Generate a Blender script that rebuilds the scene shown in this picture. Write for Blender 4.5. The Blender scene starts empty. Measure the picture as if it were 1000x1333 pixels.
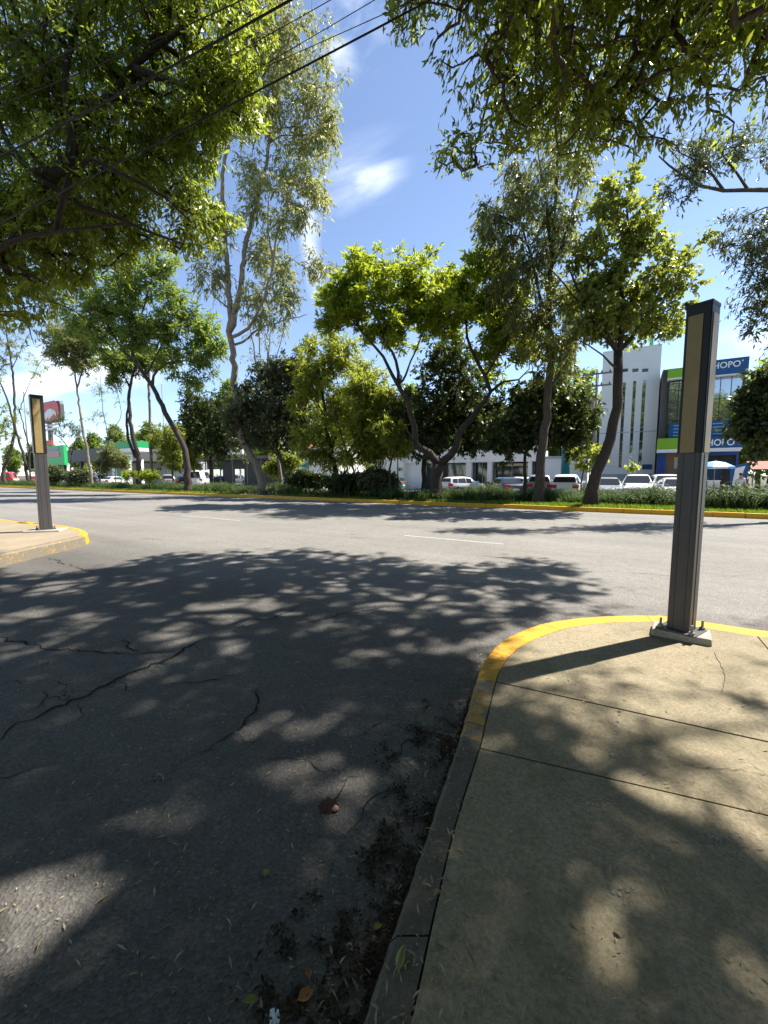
import bpy, math, random, zlib
import numpy as np
from mathutils import Vector, Matrix

SEED = 7
random.seed(SEED)
rng = np.random.default_rng(SEED)
scene = bpy.context.scene
COL = scene.collection
R = math.radians

# ------------------------------------------------------------------ camera
F, CX, CY, CH = 520.0, 500.0, 666.5, 1.62
PITCH = R(5.22)
CP, SP = math.cos(PITCH), math.sin(PITCH)
CAM = np.array([0.0, 0.0, CH])


def ray(px, py):
    a = (px - CX) / F
    b = (CY - py) / F
    return np.array([a, CP + b * SP, -SP + b * CP])


def G(px, py, z=0.0):                      # point of the level z seen at a photo pixel
    r = ray(px, py)
    k = (z - CH) / r[2]
    return CAM + r * k


def D(px, py, depth):                      # point at a distance (along y) seen at a photo pixel
    r = ray(px, py)
    return CAM + r * (depth / r[1])


U = np.array([-0.857, 0.515, 0.0])         # along the avenue, to the far left
N = np.array([0.515, 0.857, 0.0])          # across the avenue


def T(px, py, t):                          # point on the upright plane parallel to the avenue at distance t
    r = ray(px, py)
    return CAM + r * (t / (r[0] * N[0] + r[1] * N[1]))


def ST(s, t, z=0.0):
    p = U * s + N * t
    return np.array([p[0], p[1], z])


def s_of(px, py, t):
    return float(np.dot(T(px, py, t), U))


def z_of(px, py, t):
    return float(T(px, py, t)[2])


def depth_t(px, t):
    r = (px - CX) / F
    return t / (N[0] * r + N[1])


def proj(P):
    v = P - CAM
    zc = v[:, 1] * CP - v[:, 2] * SP
    up = v[:, 1] * SP + v[:, 2] * CP
    zc2 = np.where(zc > 0.05, zc, 0.05)
    return CX + F * v[:, 0] / zc2, CY - F * up / zc2, zc


cam_d = bpy.data.cameras.new('camera')
cam_d.sensor_fit = 'HORIZONTAL'
cam_d.sensor_width = 36
cam_d.lens = 36 * F / 1000
cam_d.clip_start = 0.02
cam_d.clip_end = 5000
cam = bpy.data.objects.new('camera', cam_d)
COL.objects.link(cam)
cam.location = (0, 0, CH)
cam.rotation_euler = (R(90) - PITCH, 0, 0)
scene.camera = cam

# ------------------------------------------------------------------ light
SUN_EL = R(55)
sh = np.array([0.93, 0.37])
sh /= np.linalg.norm(sh)
SUN = np.array([sh[0] * math.cos(SUN_EL), sh[1] * math.cos(SUN_EL), math.sin(SUN_EL)])   # towards the sun
sun_d = bpy.data.lights.new('sun', 'SUN')
sun_d.energy = 4.3
sun_d.angle = R(0.53)
sun_d.color = (1.0, 0.95, 0.87)
sun_o = bpy.data.objects.new('sun', sun_d)
COL.objects.link(sun_o)
sun_o.rotation_euler = Vector(SUN).to_track_quat('Z', 'Y').to_euler()
sun_o.location = (30, 12, 60)

world = bpy.data.worlds.new('World')
scene.world = world
world.use_nodes = True


class NT:
    """small helper round a node tree"""
    def __init__(self, nt):
        self.nt = nt
        nt.nodes.clear()

    def n(self, kind, **kw):
        nd = self.nt.nodes.new(kind)
        for k, v in kw.items():
            if k.startswith('i_'):
                nd.inputs[k[2:].replace('_', ' ')].default_value = v
            else:
                setattr(nd, k, v)
        return nd

    def l(self, a, ao, b, bi):
        self.nt.links.new(a.outputs[ao], b.inputs[bi])

    def math(self, op, a, b=None, c=None, clamp=False):
        nd = self.nt.nodes.new('ShaderNodeMath')
        nd.operation = op
        nd.use_clamp = clamp
        for i, x in enumerate((a, b, c)):
            if x is None:
                continue
            if isinstance(x, (int, float)):
                nd.inputs[i].default_value = x
            else:
                self.nt.links.new(x, nd.inputs[i])
        return nd.outputs[0]

    def mix(self, fac, a, b, blend='MIX'):
        nd = self.nt.nodes.new('ShaderNodeMix')
        nd.data_type = 'RGBA'
        nd.blend_type = blend
        for sock, x in ((nd.inputs[0], fac), (nd.inputs[6], a), (nd.inputs[7], b)):
            if isinstance(x, (int, float)):
                sock.default_value = x
            elif isinstance(x, tuple):
                sock.default_value = (x[0], x[1], x[2], 1)
            else:
                self.nt.links.new(x, sock)
        return nd.outputs[2]

    def ramp(self, x, stops, interp='LINEAR'):
        nd = self.nt.nodes.new('ShaderNodeValToRGB')
        nd.color_ramp.interpolation = interp
        e = nd.color_ramp.elements
        while len(e) < len(stops):
            e.new(0.5)
        for i, (p, c) in enumerate(stops):
            e[i].position = p
            e[i].color = (c, c, c, 1) if isinstance(c, (int, float)) else (c[0], c[1], c[2], 1)
        self.nt.links.new(x, nd.inputs[0])
        return nd.outputs[0]

    def noise(self, vec, scale, detail=4, rough=0.55, dist=0.0):
        nd = self.nt.nodes.new('ShaderNodeTexNoise')
        nd.inputs['Scale'].default_value = scale
        nd.inputs['Detail'].default_value = detail
        nd.inputs['Roughness'].default_value = rough
        nd.inputs['Distortion'].default_value = dist
        if vec is not None:
            self.nt.links.new(vec, nd.inputs['Vector'])
        return nd.outputs[0]


w = NT(world.node_tree)
out = w.n('ShaderNodeOutputWorld')
bg = w.n('ShaderNodeBackground')
w.l(bg, 0, out, 0)
sky = w.n('ShaderNodeTexSky', sky_type='NISHITA', sun_disc=False, sun_elevation=SUN_EL,
          sun_rotation=math.atan2(SUN[0], SUN[1]), altitude=2200, air_density=1.0, dust_density=0.6, ozone_density=1.6)
tc = w.n('ShaderNodeTexCoord')
dirv = tc.outputs['Generated']


def wdot(v, off=None):
    nd = w.n('ShaderNodeVectorMath', operation='DOT_PRODUCT')
    w.nt.links.new(dirv, nd.inputs[0])
    nd.inputs[1].default_value = tuple(v)
    return nd.outputs['Value']


def cloud(px, py, rx, ry, rot, scale, stretch, lo, hi, amt):
    """a wisp of cloud in one direction of the sky: soft oval times stretched noise"""
    c = ray(px, py)
    c /= np.linalg.norm(c)
    right = np.cross(c, [0, 0, 1])
    right /= np.linalg.norm(right)
    up = np.cross(right, c)
    ca, sa = math.cos(rot), math.sin(rot)
    e1 = right * ca + up * sa
    e2 = -right * sa + up * ca
    a = wdot(e1)
    b = wdot(e2)
    front = w.math('GREATER_THAN', wdot(c), 0.2)
    q = w.math('ADD', w.math('POWER', w.math('ABSOLUTE', w.math('DIVIDE', a, rx)), 2.0),
               w.math('POWER', w.math('ABSOLUTE', w.math('DIVIDE', b, ry)), 2.0))
    m = w.math('POWER', w.math('SUBTRACT', 1.0, q, clamp=True), 1.6)
    cv = w.n('ShaderNodeCombineXYZ')
    w.nt.links.new(w.math('MULTIPLY', a, stretch), cv.inputs[0])
    w.nt.links.new(b, cv.inputs[1])
    cv.inputs[2].default_value = px * 0.01
    nz = w.noise(cv.outputs[0], scale, 7, 0.6, 0.6)
    k = w.ramp(w.math('ADD', nz, w.math('MULTIPLY', m, 0.25)), [(lo, 0.0), (hi, 1.0)])
    return w.math('MULTIPLY', w.math('MULTIPLY', w.math('MULTIPLY', m, k), front), amt)


cl = [cloud(462, 238, 0.17, 0.09, R(22), 9, 0.35, 0.55, 1.05, 0.42),
      cloud(478, 234, 0.11, 0.045, R(16), 16, 0.28, 0.56, 1.05, 0.6),
      cloud(406, 325, 0.030, 0.17, R(6), 9, 1.0, 0.47, 0.95, 0.6),
      cloud(465, 22, 0.10, 0.08, R(30), 18, 0.6, 0.58, 1.05, 0.35),
      cloud(440, 80, 0.05, 0.05, R(70), 20, 0.6, 0.55, 1.0, 0.5),
      cloud(140, 474, 0.17, 0.06, R(5), 10, 0.7, 0.46, 0.75, 0.7),
      cloud(60, 500, 0.09, 0.035, R(8), 12, 0.6, 0.45, 0.7, 0.9),
      cloud(520, 580, 0.7, 0.07, R(0), 6, 0.5, 0.45, 0.95, 0.25),
      cloud(985, 440, 0.10, 0.05, R(-10), 12, 0.5, 0.5, 0.95, 0.4)]
tot = cl[0]
for x in cl[1:]:
    tot = w.math('MAXIMUM', tot, x)
hs = w.n('ShaderNodeHueSaturation')
hs.inputs['Saturation'].default_value = 0.94
hs.inputs['Value'].default_value = 1.07
w.l(sky, 0, hs, 'Color')
skc = w.mix(tot, hs.outputs[0], (8.2, 8.5, 9.0))
w.nt.links.new(skc, bg.inputs['Color'])
bg.inputs['Strength'].default_value = 0.086

# ------------------------------------------------------------------ materials
def obj_pos(m):
    g = m.n('ShaderNodeNewGeometry')
    return g.outputs['Position']


def mat_new(name):
    mt = bpy.data.materials.new(name)
    mt.use_nodes = True
    m = NT(mt.node_tree)
    o = m.n('ShaderNodeOutputMaterial')
    return mt, m, o


def mat_simple(name, col, rough=0.6, metal=0.0, spec=0.5, var=0.12, scale=6.0, bump=0.0, bscale=60, coat=0.0):
    mt, m, o = mat_new(name)
    p = m.n('ShaderNodeBsdfPrincipled')
    m.l(p, 0, o, 0)
    t = m.n('ShaderNodeTexCoord')
    nz = m.noise(t.outputs['Object'], scale, 5, 0.6)
    c = m.mix(nz, tuple(x * (1 - var) for x in col), tuple(min(1, x * (1 + var)) for x in col))
    m.nt.links.new(c, p.inputs['Base Color'])
    p.inputs['Roughness'].default_value = rough
    p.inputs['Metallic'].default_value = metal
    p.inputs['Specular IOR Level'].default_value = spec
    p.inputs['Coat Weight'].default_value = coat
    p.inputs['Coat Roughness'].default_value = 0.05
    if bump:
        b = m.n('ShaderNodeBump')
        b.inputs['Strength'].default_value = bump
        b.inputs['Distance'].default_value = 0.01
        m.nt.links.new(m.noise(t.outputs['Object'], bscale, 4), b.inputs['Height'])
        m.l(b, 0, p, 'Normal')
    return mt


def mat_asphalt():
    mt, m, o = mat_new('asphalt')
    p = m.n('ShaderNodeBsdfPrincipled')
    m.l(p, 0, o, 0)
    pos = obj_pos(m)
    # distance across the avenue decides old pale avenue surface or darker side-street surface
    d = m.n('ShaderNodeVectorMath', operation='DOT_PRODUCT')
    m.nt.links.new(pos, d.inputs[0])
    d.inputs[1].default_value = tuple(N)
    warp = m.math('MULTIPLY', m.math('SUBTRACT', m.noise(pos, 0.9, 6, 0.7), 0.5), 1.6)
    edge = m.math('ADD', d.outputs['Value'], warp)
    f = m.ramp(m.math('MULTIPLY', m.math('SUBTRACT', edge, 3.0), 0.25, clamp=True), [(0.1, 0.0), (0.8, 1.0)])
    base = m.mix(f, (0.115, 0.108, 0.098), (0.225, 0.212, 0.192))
    big = m.noise(pos, 0.35, 5, 0.6)
    base = m.mix(m.ramp(big, [(0.3, 0.0), (0.7, 1.0)]), m.mix(1.0, base, (0.8, 0.8, 0.8), 'MULTIPLY'), base)
    # streaks along the avenue left by tyres
    rot = m.n('ShaderNodeVectorRotate', rotation_type='Z_AXIS')
    rot.inputs['Angle'].default_value = math.atan2(0.857, 0.515) - math.pi / 2
    m.nt.links.new(pos, rot.inputs['Vector'])
    mp = m.n('ShaderNodeMapping')
    mp.inputs['Scale'].default_value = (0.06, 1.2, 1)
    rr = m.n('ShaderNodeVectorRotate', rotation_type='Z_AXIS')
    rr.inputs['Angle'].default_value = -math.atan2(U[1], U[0])
    m.nt.links.new(pos, rr.inputs['Vector'])
    m.nt.links.new(rr.outputs[0], mp.inputs['Vector'])
    st = m.noise(mp.outputs[0], 1.0, 5, 0.65)
    base = m.mix(m.math('MULTIPLY', m.ramp(st, [(0.4, 0.0), (0.68, 1.0)]), 0.6), base,
                 m.mix(1.0, base, (0.72, 0.71, 0.7), 'MULTIPLY'))
    # stones
    v = m.n('ShaderNodeTexVoronoi', feature='F1')
    v.inputs['Scale'].default_value = 85
    m.nt.links.new(pos, v.inputs['Vector'])
    sp = m.n('ShaderNodeSeparateColor')
    m.l(v, 'Color', sp, 0)
    base = m.mix(m.math('MULTIPLY', m.ramp(sp.outputs[0], [(0.55, 0.0), (1.0, 1.0)]), 0.5), base,
                 m.mix(1.0, base, (1.9, 1.85, 1.8), 'MULTIPLY'))
    base = m.mix(m.math('MULTIPLY', m.ramp(sp.outputs[1], [(0.6, 0.0), (1.0, 1.0)]), 0.6), base,
                 m.mix(1.0, base, (0.45, 0.45, 0.45), 'MULTIPLY'))
    mid = m.noise(pos, 7, 6, 0.7)
    base = m.mix(m.ramp(mid, [(0.25, 0.35), (0.6, 0.0)]), base, m.mix(1.0, base, (0.5, 0.49, 0.48), 'MULTIPLY'))
    # dark drips and oil
    oil = m.noise(pos, 1.7, 6, 0.75)
    base = m.mix(m.ramp(oil, [(0.62, 0.0), (0.7, 0.45)]), base, (0.05, 0.048, 0.046))
    m.nt.links.new(base, p.inputs['Base Color'])
    p.inputs['Roughness'].default_value = 0.85
    p.inputs['Specular IOR Level'].default_value = 0.35
    b = m.n('ShaderNodeBump')
    b.inputs['Strength'].default_value = 0.9
    b.inputs['Distance'].default_value = 0.006
    h = m.math('ADD', v.outputs['Distance'], m.math('MULTIPLY', m.noise(pos, 30, 5, 0.7), 1.2))
    h = m.math('ADD', h, m.math('MULTIPLY', m.noise(pos, 5, 3), 2.0))
    m.nt.links.new(h, b.inputs['Height'])
    m.l(b, 0, p, 'Normal')
    return mt


def mat_concrete(name, ca, cb, dirt=0.5, stain=(0.12, 0.11, 0.06), broom=True):
    mt, m, o = mat_new(name)
    p = m.n('ShaderNodeBsdfPrincipled')
    m.l(p, 0, o, 0)
    pos = obj_pos(m)
    big = m.noise(pos, 0.8, 6, 0.65)
    base = m.mix(m.ramp(big, [(0.3, 0.0), (0.7, 1.0)]), ca, cb)
    fine = m.noise(pos, 60, 5, 0.75)
    base = m.mix(m.ramp(fine, [(0.38, 0.75), (0.6, 0.0)]), base, m.mix(1.0, base, (0.55, 0.53, 0.48), 'MULTIPLY'))
    sp = m.noise(pos, 190, 2, 0.6)
    base = m.mix(m.ramp(sp, [(0.58, 0.0), (0.72, 0.55)]), base, m.mix(1.0, base, (1.5, 1.5, 1.45), 'MULTIPLY'))
    st = m.noise(pos, 2.6, 7, 0.72)
    base = m.mix(m.ramp(st, [(0.5, 0.0), (0.68, dirt)]), base, stain)
    sp2 = m.noise(pos, 13, 4, 0.6)
    base = m.mix(m.ramp(sp2, [(0.68, 0.0), (0.76, 0.5)]), base, m.mix(1.0, base, (0.5, 0.48, 0.42), 'MULTIPLY'))
    m.nt.links.new(base, p.inputs['Base Color'])
    p.inputs['Roughness'].default_value = 0.9
    p.inputs['Specular IOR Level'].default_value = 0.25
    b = m.n('ShaderNodeBump')
    b.inputs['Strength'].default_value = 0.7
    b.inputs['Distance'].default_value = 0.004
    h = m.math('ADD', m.noise(pos, 110, 4, 0.7), m.math('MULTIPLY', m.noise(pos, 18, 4), 1.2))
    if broom:
        mp = m.n('ShaderNodeMapping')
        mp.inputs['Rotation'].default_value = (0, 0, R(22))
        mp.inputs['Scale'].default_value = (70, 4, 1)
        m.nt.links.new(pos, mp.inputs['Vector'])
        h = m.math('ADD', h, m.math('MULTIPLY', m.noise(mp.outputs[0], 1, 3), 0.8))
    m.nt.links.new(h, b.inputs['Height'])
    m.l(b, 0, p, 'Normal')
    return mt


def mat_paint(name, col, under, lo, hi, scale=14):
    """road paint worn through to what lies under it"""
    mt, m, o = mat_new(name)
    p = m.n('ShaderNodeBsdfPrincipled')
    m.l(p, 0, o, 0)
    pos = obj_pos(m)
    a = m.noise(pos, scale, 7, 0.75)
    k = m.ramp(a, [(lo, 0.0), (hi, 1.0)])
    c2 = m.mix(m.noise(pos, 3, 5, 0.7), tuple(x * 0.8 for x in col), tuple(min(1, x * 1.12) for x in col))
    un = m.mix(m.noise(pos, 40, 4), tuple(x * 0.7 for x in under), tuple(x * 1.3 for x in under))
    m.nt.links.new(m.mix(k, un, c2), p.inputs['Base Color'])
    p.inputs['Roughness'].default_value = 0.7
    b = m.n('ShaderNodeBump')
    b.inputs['Strength'].default_value = 0.5
    b.inputs['Distance'].default_value = 0.004
    m.nt.links.new(m.math('ADD', m.noise(pos, 60, 4), k), b.inputs['Height'])
    m.l(b, 0, p, 'Normal')
    return mt


def mat_leaf(name, dark, light, trans, tfac=0.42, rough=0.45, spec=0.35, yellow=None, yfrac=0.0):
    mt, m, o = mat_new(name)
    at = m.n('ShaderNodeAttribute', attribute_name='rnd')
    f = at.outputs['Fac']
    c = m.mix(f, dark, light)
    tr = m.mix(f, tuple(x * 0.75 for x in trans), tuple(x * 1.2 for x in trans))
    if yellow:
        k = m.math('GREATER_THAN', f, 1 - yfrac)
        c = m.mix(k, c, yellow)
        tr = m.mix(k, tr, tuple(min(1, x * 1.8) for x in yellow))
    p = m.n('ShaderNodeBsdfPrincipled')
    p.inputs['Roughness'].default_value = rough
    p.inputs['Specular IOR Level'].default_value = spec
    m.nt.links.new(c, p.inputs['Base Color'])
    t = m.n('ShaderNodeBsdfTranslucent')
    m.nt.links.new(tr, t.inputs['Color'])
    mx = m.n('ShaderNodeMixShader')
    mx.inputs[0].default_value = tfac
    m.l(p, 0, mx, 1)
    m.l(t, 0, mx, 2)
    m.l(mx, 0, o, 0)
    return mt


def mat_bark(name, a, b, vs=3.0):
    mt, m, o = mat_new(name)
    p = m.n('ShaderNodeBsdfPrincipled')
    m.l(p, 0, o, 0)
    pos = obj_pos(m)
    mp = m.n('ShaderNodeMapping')
    mp.inputs['Scale'].default_value = (vs * 4, vs * 4, vs)
    m.nt.links.new(pos, mp.inputs['Vector'])
    nz = m.noise(mp.outputs[0], 1.5, 7, 0.7, 0.4)
    patch = m.noise(pos, 1.3, 4, 0.6)
    c = m.mix(m.ramp(nz, [(0.3, 0.0), (0.7, 1.0)]), a, b)
    c = m.mix(m.ramp(patch, [(0.45, 0.0), (0.6, 0.5)]), c, m.mix(1.0, c, (1.5, 1.45, 1.35), 'MULTIPLY'))
    m.nt.links.new(c, p.inputs['Base Color'])
    p.inputs['Roughness'].default_value = 0.9
    bb = m.n('ShaderNodeBump')
    bb.inputs['Strength'].default_value = 0.8
    bb.inputs['Distance'].default_value = 0.04
    m.nt.links.new(nz, bb.inputs['Height'])
    m.l(bb, 0, p, 'Normal')
    return mt


def mat_ground():
    mt, m, o = mat_new('soil')
    p = m.n('ShaderNodeBsdfPrincipled')
    m.l(p, 0, o, 0)
    pos = obj_pos(m)
    c = m.mix(m.noise(pos, 1.2, 6, 0.7), (0.06, 0.045, 0.03), (0.14, 0.11, 0.075))
    c = m.mix(m.ramp(m.noise(pos, 0.5, 5), [(0.45, 0.0), (0.6, 0.7)]), c, (0.05, 0.075, 0.025))
    m.nt.links.new(c, p.inputs['Base Color'])
    p.inputs['Roughness'].default_value = 0.95
    b = m.n('ShaderNodeBump')
    b.inputs['Distance'].default_value = 0.05
    m.nt.links.new(m.noise(pos, 9, 6), b.inputs['Height'])
    m.l(b, 0, p, 'Normal')
    return mt


def mat_glass(name, base, metal=0.75, rough=0.04):
    mt, m, o = mat_new(name)
    p = m.n('ShaderNodeBsdfPrincipled')
    m.l(p, 0, o, 0)
    t = m.n('ShaderNodeTexCoord')
    c = m.mix(m.noise(t.outputs['Object'], 0.8, 3), tuple(x * 0.85 for x in base), base)
    m.nt.links.new(c, p.inputs['Base Color'])
    p.inputs['Metallic'].default_value = metal
    p.inputs['Roughness'].default_value = rough
    b = m.n('ShaderNodeBump')
    b.inputs['Strength'].default_value = 0.12
    b.inputs['Distance'].default_value = 0.05
    m.nt.links.new(m.noise(t.outputs['Object'], 0.7, 2), b.inputs['Height'])
    m.l(b, 0, p, 'Normal')
    return mt


M = {}
M['asphalt'] = mat_asphalt()
M['concrete'] = mat_concrete('sidewalk_concrete', (0.225, 0.188, 0.122), (0.335, 0.285, 0.195), 0.5, (0.10, 0.09, 0.05))
M['concrete_left'] = mat_concrete('pale_sidewalk_concrete', (0.26, 0.21, 0.15), (0.34, 0.28, 0.2), 0.35, (0.2, 0.16, 0.1))
M['kerb_bare'] = mat_concrete('kerb_concrete', (0.10, 0.087, 0.067), (0.17, 0.148, 0.115), 0.6, (0.08, 0.07, 0.05), broom=False)
M['plinth'] = mat_concrete('plinth_concrete', (0.33, 0.31, 0.27), (0.45, 0.43, 0.38), 0.3, (0.18, 0.16, 0.12), broom=False)
M['joint'] = mat_simple('joint_dirt', (0.03, 0.026, 0.02), 0.95)
YEL = (0.58, 0.29, 0.01)
M['yellow'] = mat_paint('yellow_kerb_paint', YEL, (0.22, 0.185, 0.13), 0.33, 0.43, 12)
M['yellow_far'] = mat_paint('yellow_median_paint', (0.62, 0.33, 0.012), (0.25, 0.2, 0.14), 0.24, 0.36, 5)
M['yellow_worn'] = mat_paint('yellow_worn_paint', (0.40, 0.225, 0.04), (0.16, 0.138, 0.1), 0.53, 0.62, 11)
M['yellow_faded'] = mat_paint('yellow_scuffed_paint', (0.44, 0.235, 0.03), (0.16, 0.138, 0.1), 0.45, 0.55, 11)
M['white_line'] = mat_paint('white_road_paint', (0.52, 0.51, 0.49), (0.19, 0.18, 0.165), 0.44, 0.6, 26)
M['crack'] = mat_simple('crack_dark', (0.026, 0.025, 0.023), 1.0, spec=0.1)
M['soil'] = mat_ground()
M['steel_dark'] = mat_simple('totem_grey_paint', (0.07, 0.065, 0.066), 0.42, 0.0, 0.5, 0.22, 5, 0.15, 90)
M['steel_black'] = mat_simple('totem_black_trim', (0.018, 0.017, 0.018), 0.5, 0.0, 0.4)
M['panel'] = mat_simple('totem_beige_panel', (0.34, 0.255, 0.105), 0.45, 0.0, 0.4, 0.28, 7)
M['bolt'] = mat_simple('bolt_steel', (0.25, 0.23, 0.21), 0.5, 0.7)
M['bark_dark'] = mat_bark('bark_dark', (0.018, 0.013, 0.010), (0.06, 0.046, 0.035))
M['bark_mid'] = mat_bark('bark_brown', (0.035, 0.027, 0.02), (0.105, 0.084, 0.064))
M['bark_pale'] = mat_bark('bark_eucalyptus', (0.10, 0.08, 0.06), (0.27, 0.225, 0.17))
M['leaf_ash'] = mat_leaf('leaf_ash', (0.03, 0.052, 0.010), (0.085, 0.118, 0.02), (0.50, 0.58, 0.05), 0.48, 0.34, 0.5)
M['leaf_left'] = mat_leaf('leaf_yellowing', (0.033, 0.058, 0.012), (0.115, 0.15, 0.02), (0.50, 0.60, 0.05), 0.44, 0.34, 0.5, yellow=(0.30, 0.20, 0.02), yfrac=0.06)
M['leaf_euc'] = mat_leaf('leaf_eucalyptus', (0.11, 0.125, 0.045), (0.27, 0.28, 0.10), (0.52, 0.54, 0.16), 0.38, yellow=(0.28, 0.2, 0.06), yfrac=0.05)
M['leaf_euc_dark'] = mat_leaf('leaf_olive', (0.065, 0.085, 0.03), (0.19, 0.205, 0.075), (0.42, 0.45, 0.10), 0.38, yellow=(0.2, 0.13, 0.05), yfrac=0.05)
M['leaf_jac'] = mat_leaf('leaf_jacaranda', (0.08, 0.13, 0.012), (0.21, 0.27, 0.025), (0.55, 0.64, 0.04), 0.46)
M['leaf_fern'] = mat_leaf('leaf_ferny', (0.06, 0.10, 0.022), (0.15, 0.205, 0.05), (0.38, 0.50, 0.07), 0.42)
M['leaf_ficus'] = mat_leaf('leaf_ficus', (0.026, 0.042, 0.014), (0.075, 0.10, 0.03), (0.18, 0.24, 0.03), 0.22, 0.4, 0.4)
M['leaf_grey'] = mat_leaf('leaf_greygreen', (0.05, 0.062, 0.03), (0.13, 0.15, 0.075), (0.22, 0.26, 0.08), 0.3)
M['leaf_lime'] = mat_leaf('leaf_yellowgreen', (0.085, 0.12, 0.02), (0.22, 0.25, 0.045), (0.55, 0.60, 0.06), 0.44)
M['leaf_pop'] = mat_leaf('leaf_poplar', (0.06, 0.085, 0.02), (0.18, 0.205, 0.05), (0.48, 0.54, 0.06), 0.42, 0.35, 0.5)
M['strap'] = mat_leaf('strap_leaf', (0.028, 0.055, 0.016), (0.10, 0.155, 0.045), (0.14, 0.2, 0.05), 0.25)
M['grass'] = mat_leaf('grass_blade', (0.05, 0.10, 0.012), (0.13, 0.21, 0.025), (0.28, 0.42, 0.03), 0.4)
M['litter'] = mat_leaf('dry_litter', (0.20, 0.15, 0.08), (0.42, 0.36, 0.24), (0.3, 0.25, 0.14), 0.15, 0.8, 0.1)
M['muck'] = mat_leaf('wet_black_litter', (0.012, 0.010, 0.008), (0.085, 0.066, 0.046), (0.01, 0.008, 0.005), 0.05, 0.8, 0.12)
M['fallen'] = mat_leaf('fallen_green_leaf', (0.16, 0.19, 0.045), (0.26, 0.28, 0.08), (0.2, 0.22, 0.04), 0.15, 0.5, 0.3)
M['fallen_brown'] = mat_leaf('fallen_brown_leaf', (0.22, 0.11, 0.04), (0.34, 0.18, 0.07), (0.2, 0.1, 0.03), 0.1, 0.8, 0.2)
M['white_wall'] = mat_simple('white_render', (0.8, 0.8, 0.81), 0.8, var=0.06, scale=0.9, bump=0.2, bscale=30)
M['white_bright'] = mat_simple('bright_white_wall', (0.78, 0.77, 0.73), 0.8, var=0.06, scale=0.7)
M['grey_wall'] = mat_simple('grey_render', (0.42, 0.43, 0.45), 0.8, var=0.12, scale=0.9)
M['dark_wall'] = mat_simple('dark_stone', (0.10, 0.10, 0.10), 0.85, var=0.3, scale=2)
M['black'] = mat_simple('black_matt', (0.015, 0.015, 0.016), 0.6)
M['glass'] = mat_glass('mirror_glass', (0.50, 0.53, 0.55), 0.9, 0.03)
M['glass_dark'] = mat_glass('dark_glass', (0.09, 0.10, 0.11), 0.55, 0.06)
M['lab_blue'] = mat_simple('sign_blue', (0.006, 0.085, 0.25), 0.4, var=0.05)
M['lab_blue2'] = mat_simple('deep_blue_panel', (0.008, 0.06, 0.28), 0.45, var=0.05)
M['lab_green'] = mat_simple('sign_lime', (0.22, 0.46, 0.02), 0.45, var=0.05)
M['sign_white'] = mat_simple('sign_white', (0.82, 0.82, 0.82), 0.5, var=0.02)
M['brown_in'] = mat_simple('brown_doorway', (0.24, 0.15, 0.09), 0.7, var=0.2)
M['teal'] = mat_simple('teal_paint', (0.01, 0.21, 0.25), 0.5)
M['teal_grey'] = mat_simple('weathered_billboard', (0.2, 0.27, 0.28), 0.7, var=0.25, scale=1.5)
M['mast_green'] = mat_simple('mast_green', (0.07, 0.28, 0.06), 0.5)
M['pole_grey'] = mat_simple('pole_concrete', (0.22, 0.21, 0.20), 0.8)
M['red'] = mat_simple('sign_red', (0.62, 0.035, 0.02), 0.45, var=0.05)
M['gas_green'] = mat_simple('canopy_green', (0.015, 0.33, 0.10), 0.45, var=0.06)
M['gas_green2'] = mat_simple('price_green', (0.01, 0.48, 0.11), 0.45, var=0.05)
M['gas_grey'] = mat_simple('station_grey', (0.085, 0.085, 0.088), 0.6)
M['pink'] = mat_simple('price_row', (0.62, 0.25, 0.28), 0.5)
M['orange'] = mat_simple('orange_row', (0.7, 0.28, 0.08), 0.5)
M['cream'] = mat_simple('cream_wall', (0.55, 0.48, 0.38), 0.8)
M['tile_red'] = mat_simple('red_roof_tile', (0.30, 0.10, 0.07), 0.8, var=0.3, scale=4)
M['yellow_sign'] = mat_simple('yellow_board', (0.85, 0.42, 0.02), 0.5)
M['umb_blue'] = mat_simple('parasol_blue', (0.20, 0.42, 0.75), 0.8, var=0.1)
M['wire'] = mat_simple('cable_black', (0.012, 0.012, 0.012), 0.6)
M['tyre'] = mat_simple('tyre_rubber', (0.02, 0.02, 0.02), 0.85)
M['rim'] = mat_simple('rim_alloy', (0.45, 0.45, 0.46), 0.35, 0.8)
M['car_white'] = mat_simple('car_white', (0.78, 0.78, 0.78), 0.3, var=0.02, coat=0.6)
M['car_silver'] = mat_simple('car_silver', (0.38, 0.39, 0.41), 0.3, 0.5, var=0.03, coat=0.6)
M['car_dark'] = mat_simple('car_dark_blue', (0.02, 0.025, 0.04), 0.25, 0.2, var=0.03, coat=0.8)
M['car_red'] = mat_simple('car_red', (0.42, 0.015, 0.015), 0.3, var=0.03, coat=0.6)
M['car_teal'] = mat_simple('car_teal', (0.04, 0.16, 0.14), 0.3, var=0.03, coat=0.6)
M['car_glass'] = mat_glass('car_glass', (0.05, 0.055, 0.06), 0.4, 0.05)
M['lamp_red'] = mat_simple('tail_lamp', (0.45, 0.01, 0.01), 0.2)
M['lamp_clear'] = mat_simple('head_lamp', (0.65, 0.68, 0.7), 0.1, 0.4)
M['skin'] = mat_simple('skin', (0.35, 0.2, 0.14), 0.6)
M['cloth_dark'] = mat_simple('dark_clothes', (0.03, 0.03, 0.04), 0.9)
M['cloth_white'] = mat_simple('white_shirt', (0.6, 0.6, 0.62), 0.9)
M['hair'] = mat_simple('dark_hair', (0.015, 0.012, 0.01), 0.6)
M['rust'] = mat_simple('rusty_soil', (0.05, 0.022, 0.012), 0.95, var=0.4, scale=30, bump=0.6)
M['pinkstone'] = mat_simple('pink_stone', (0.5, 0.27, 0.2), 0.8, var=0.15)
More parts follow.
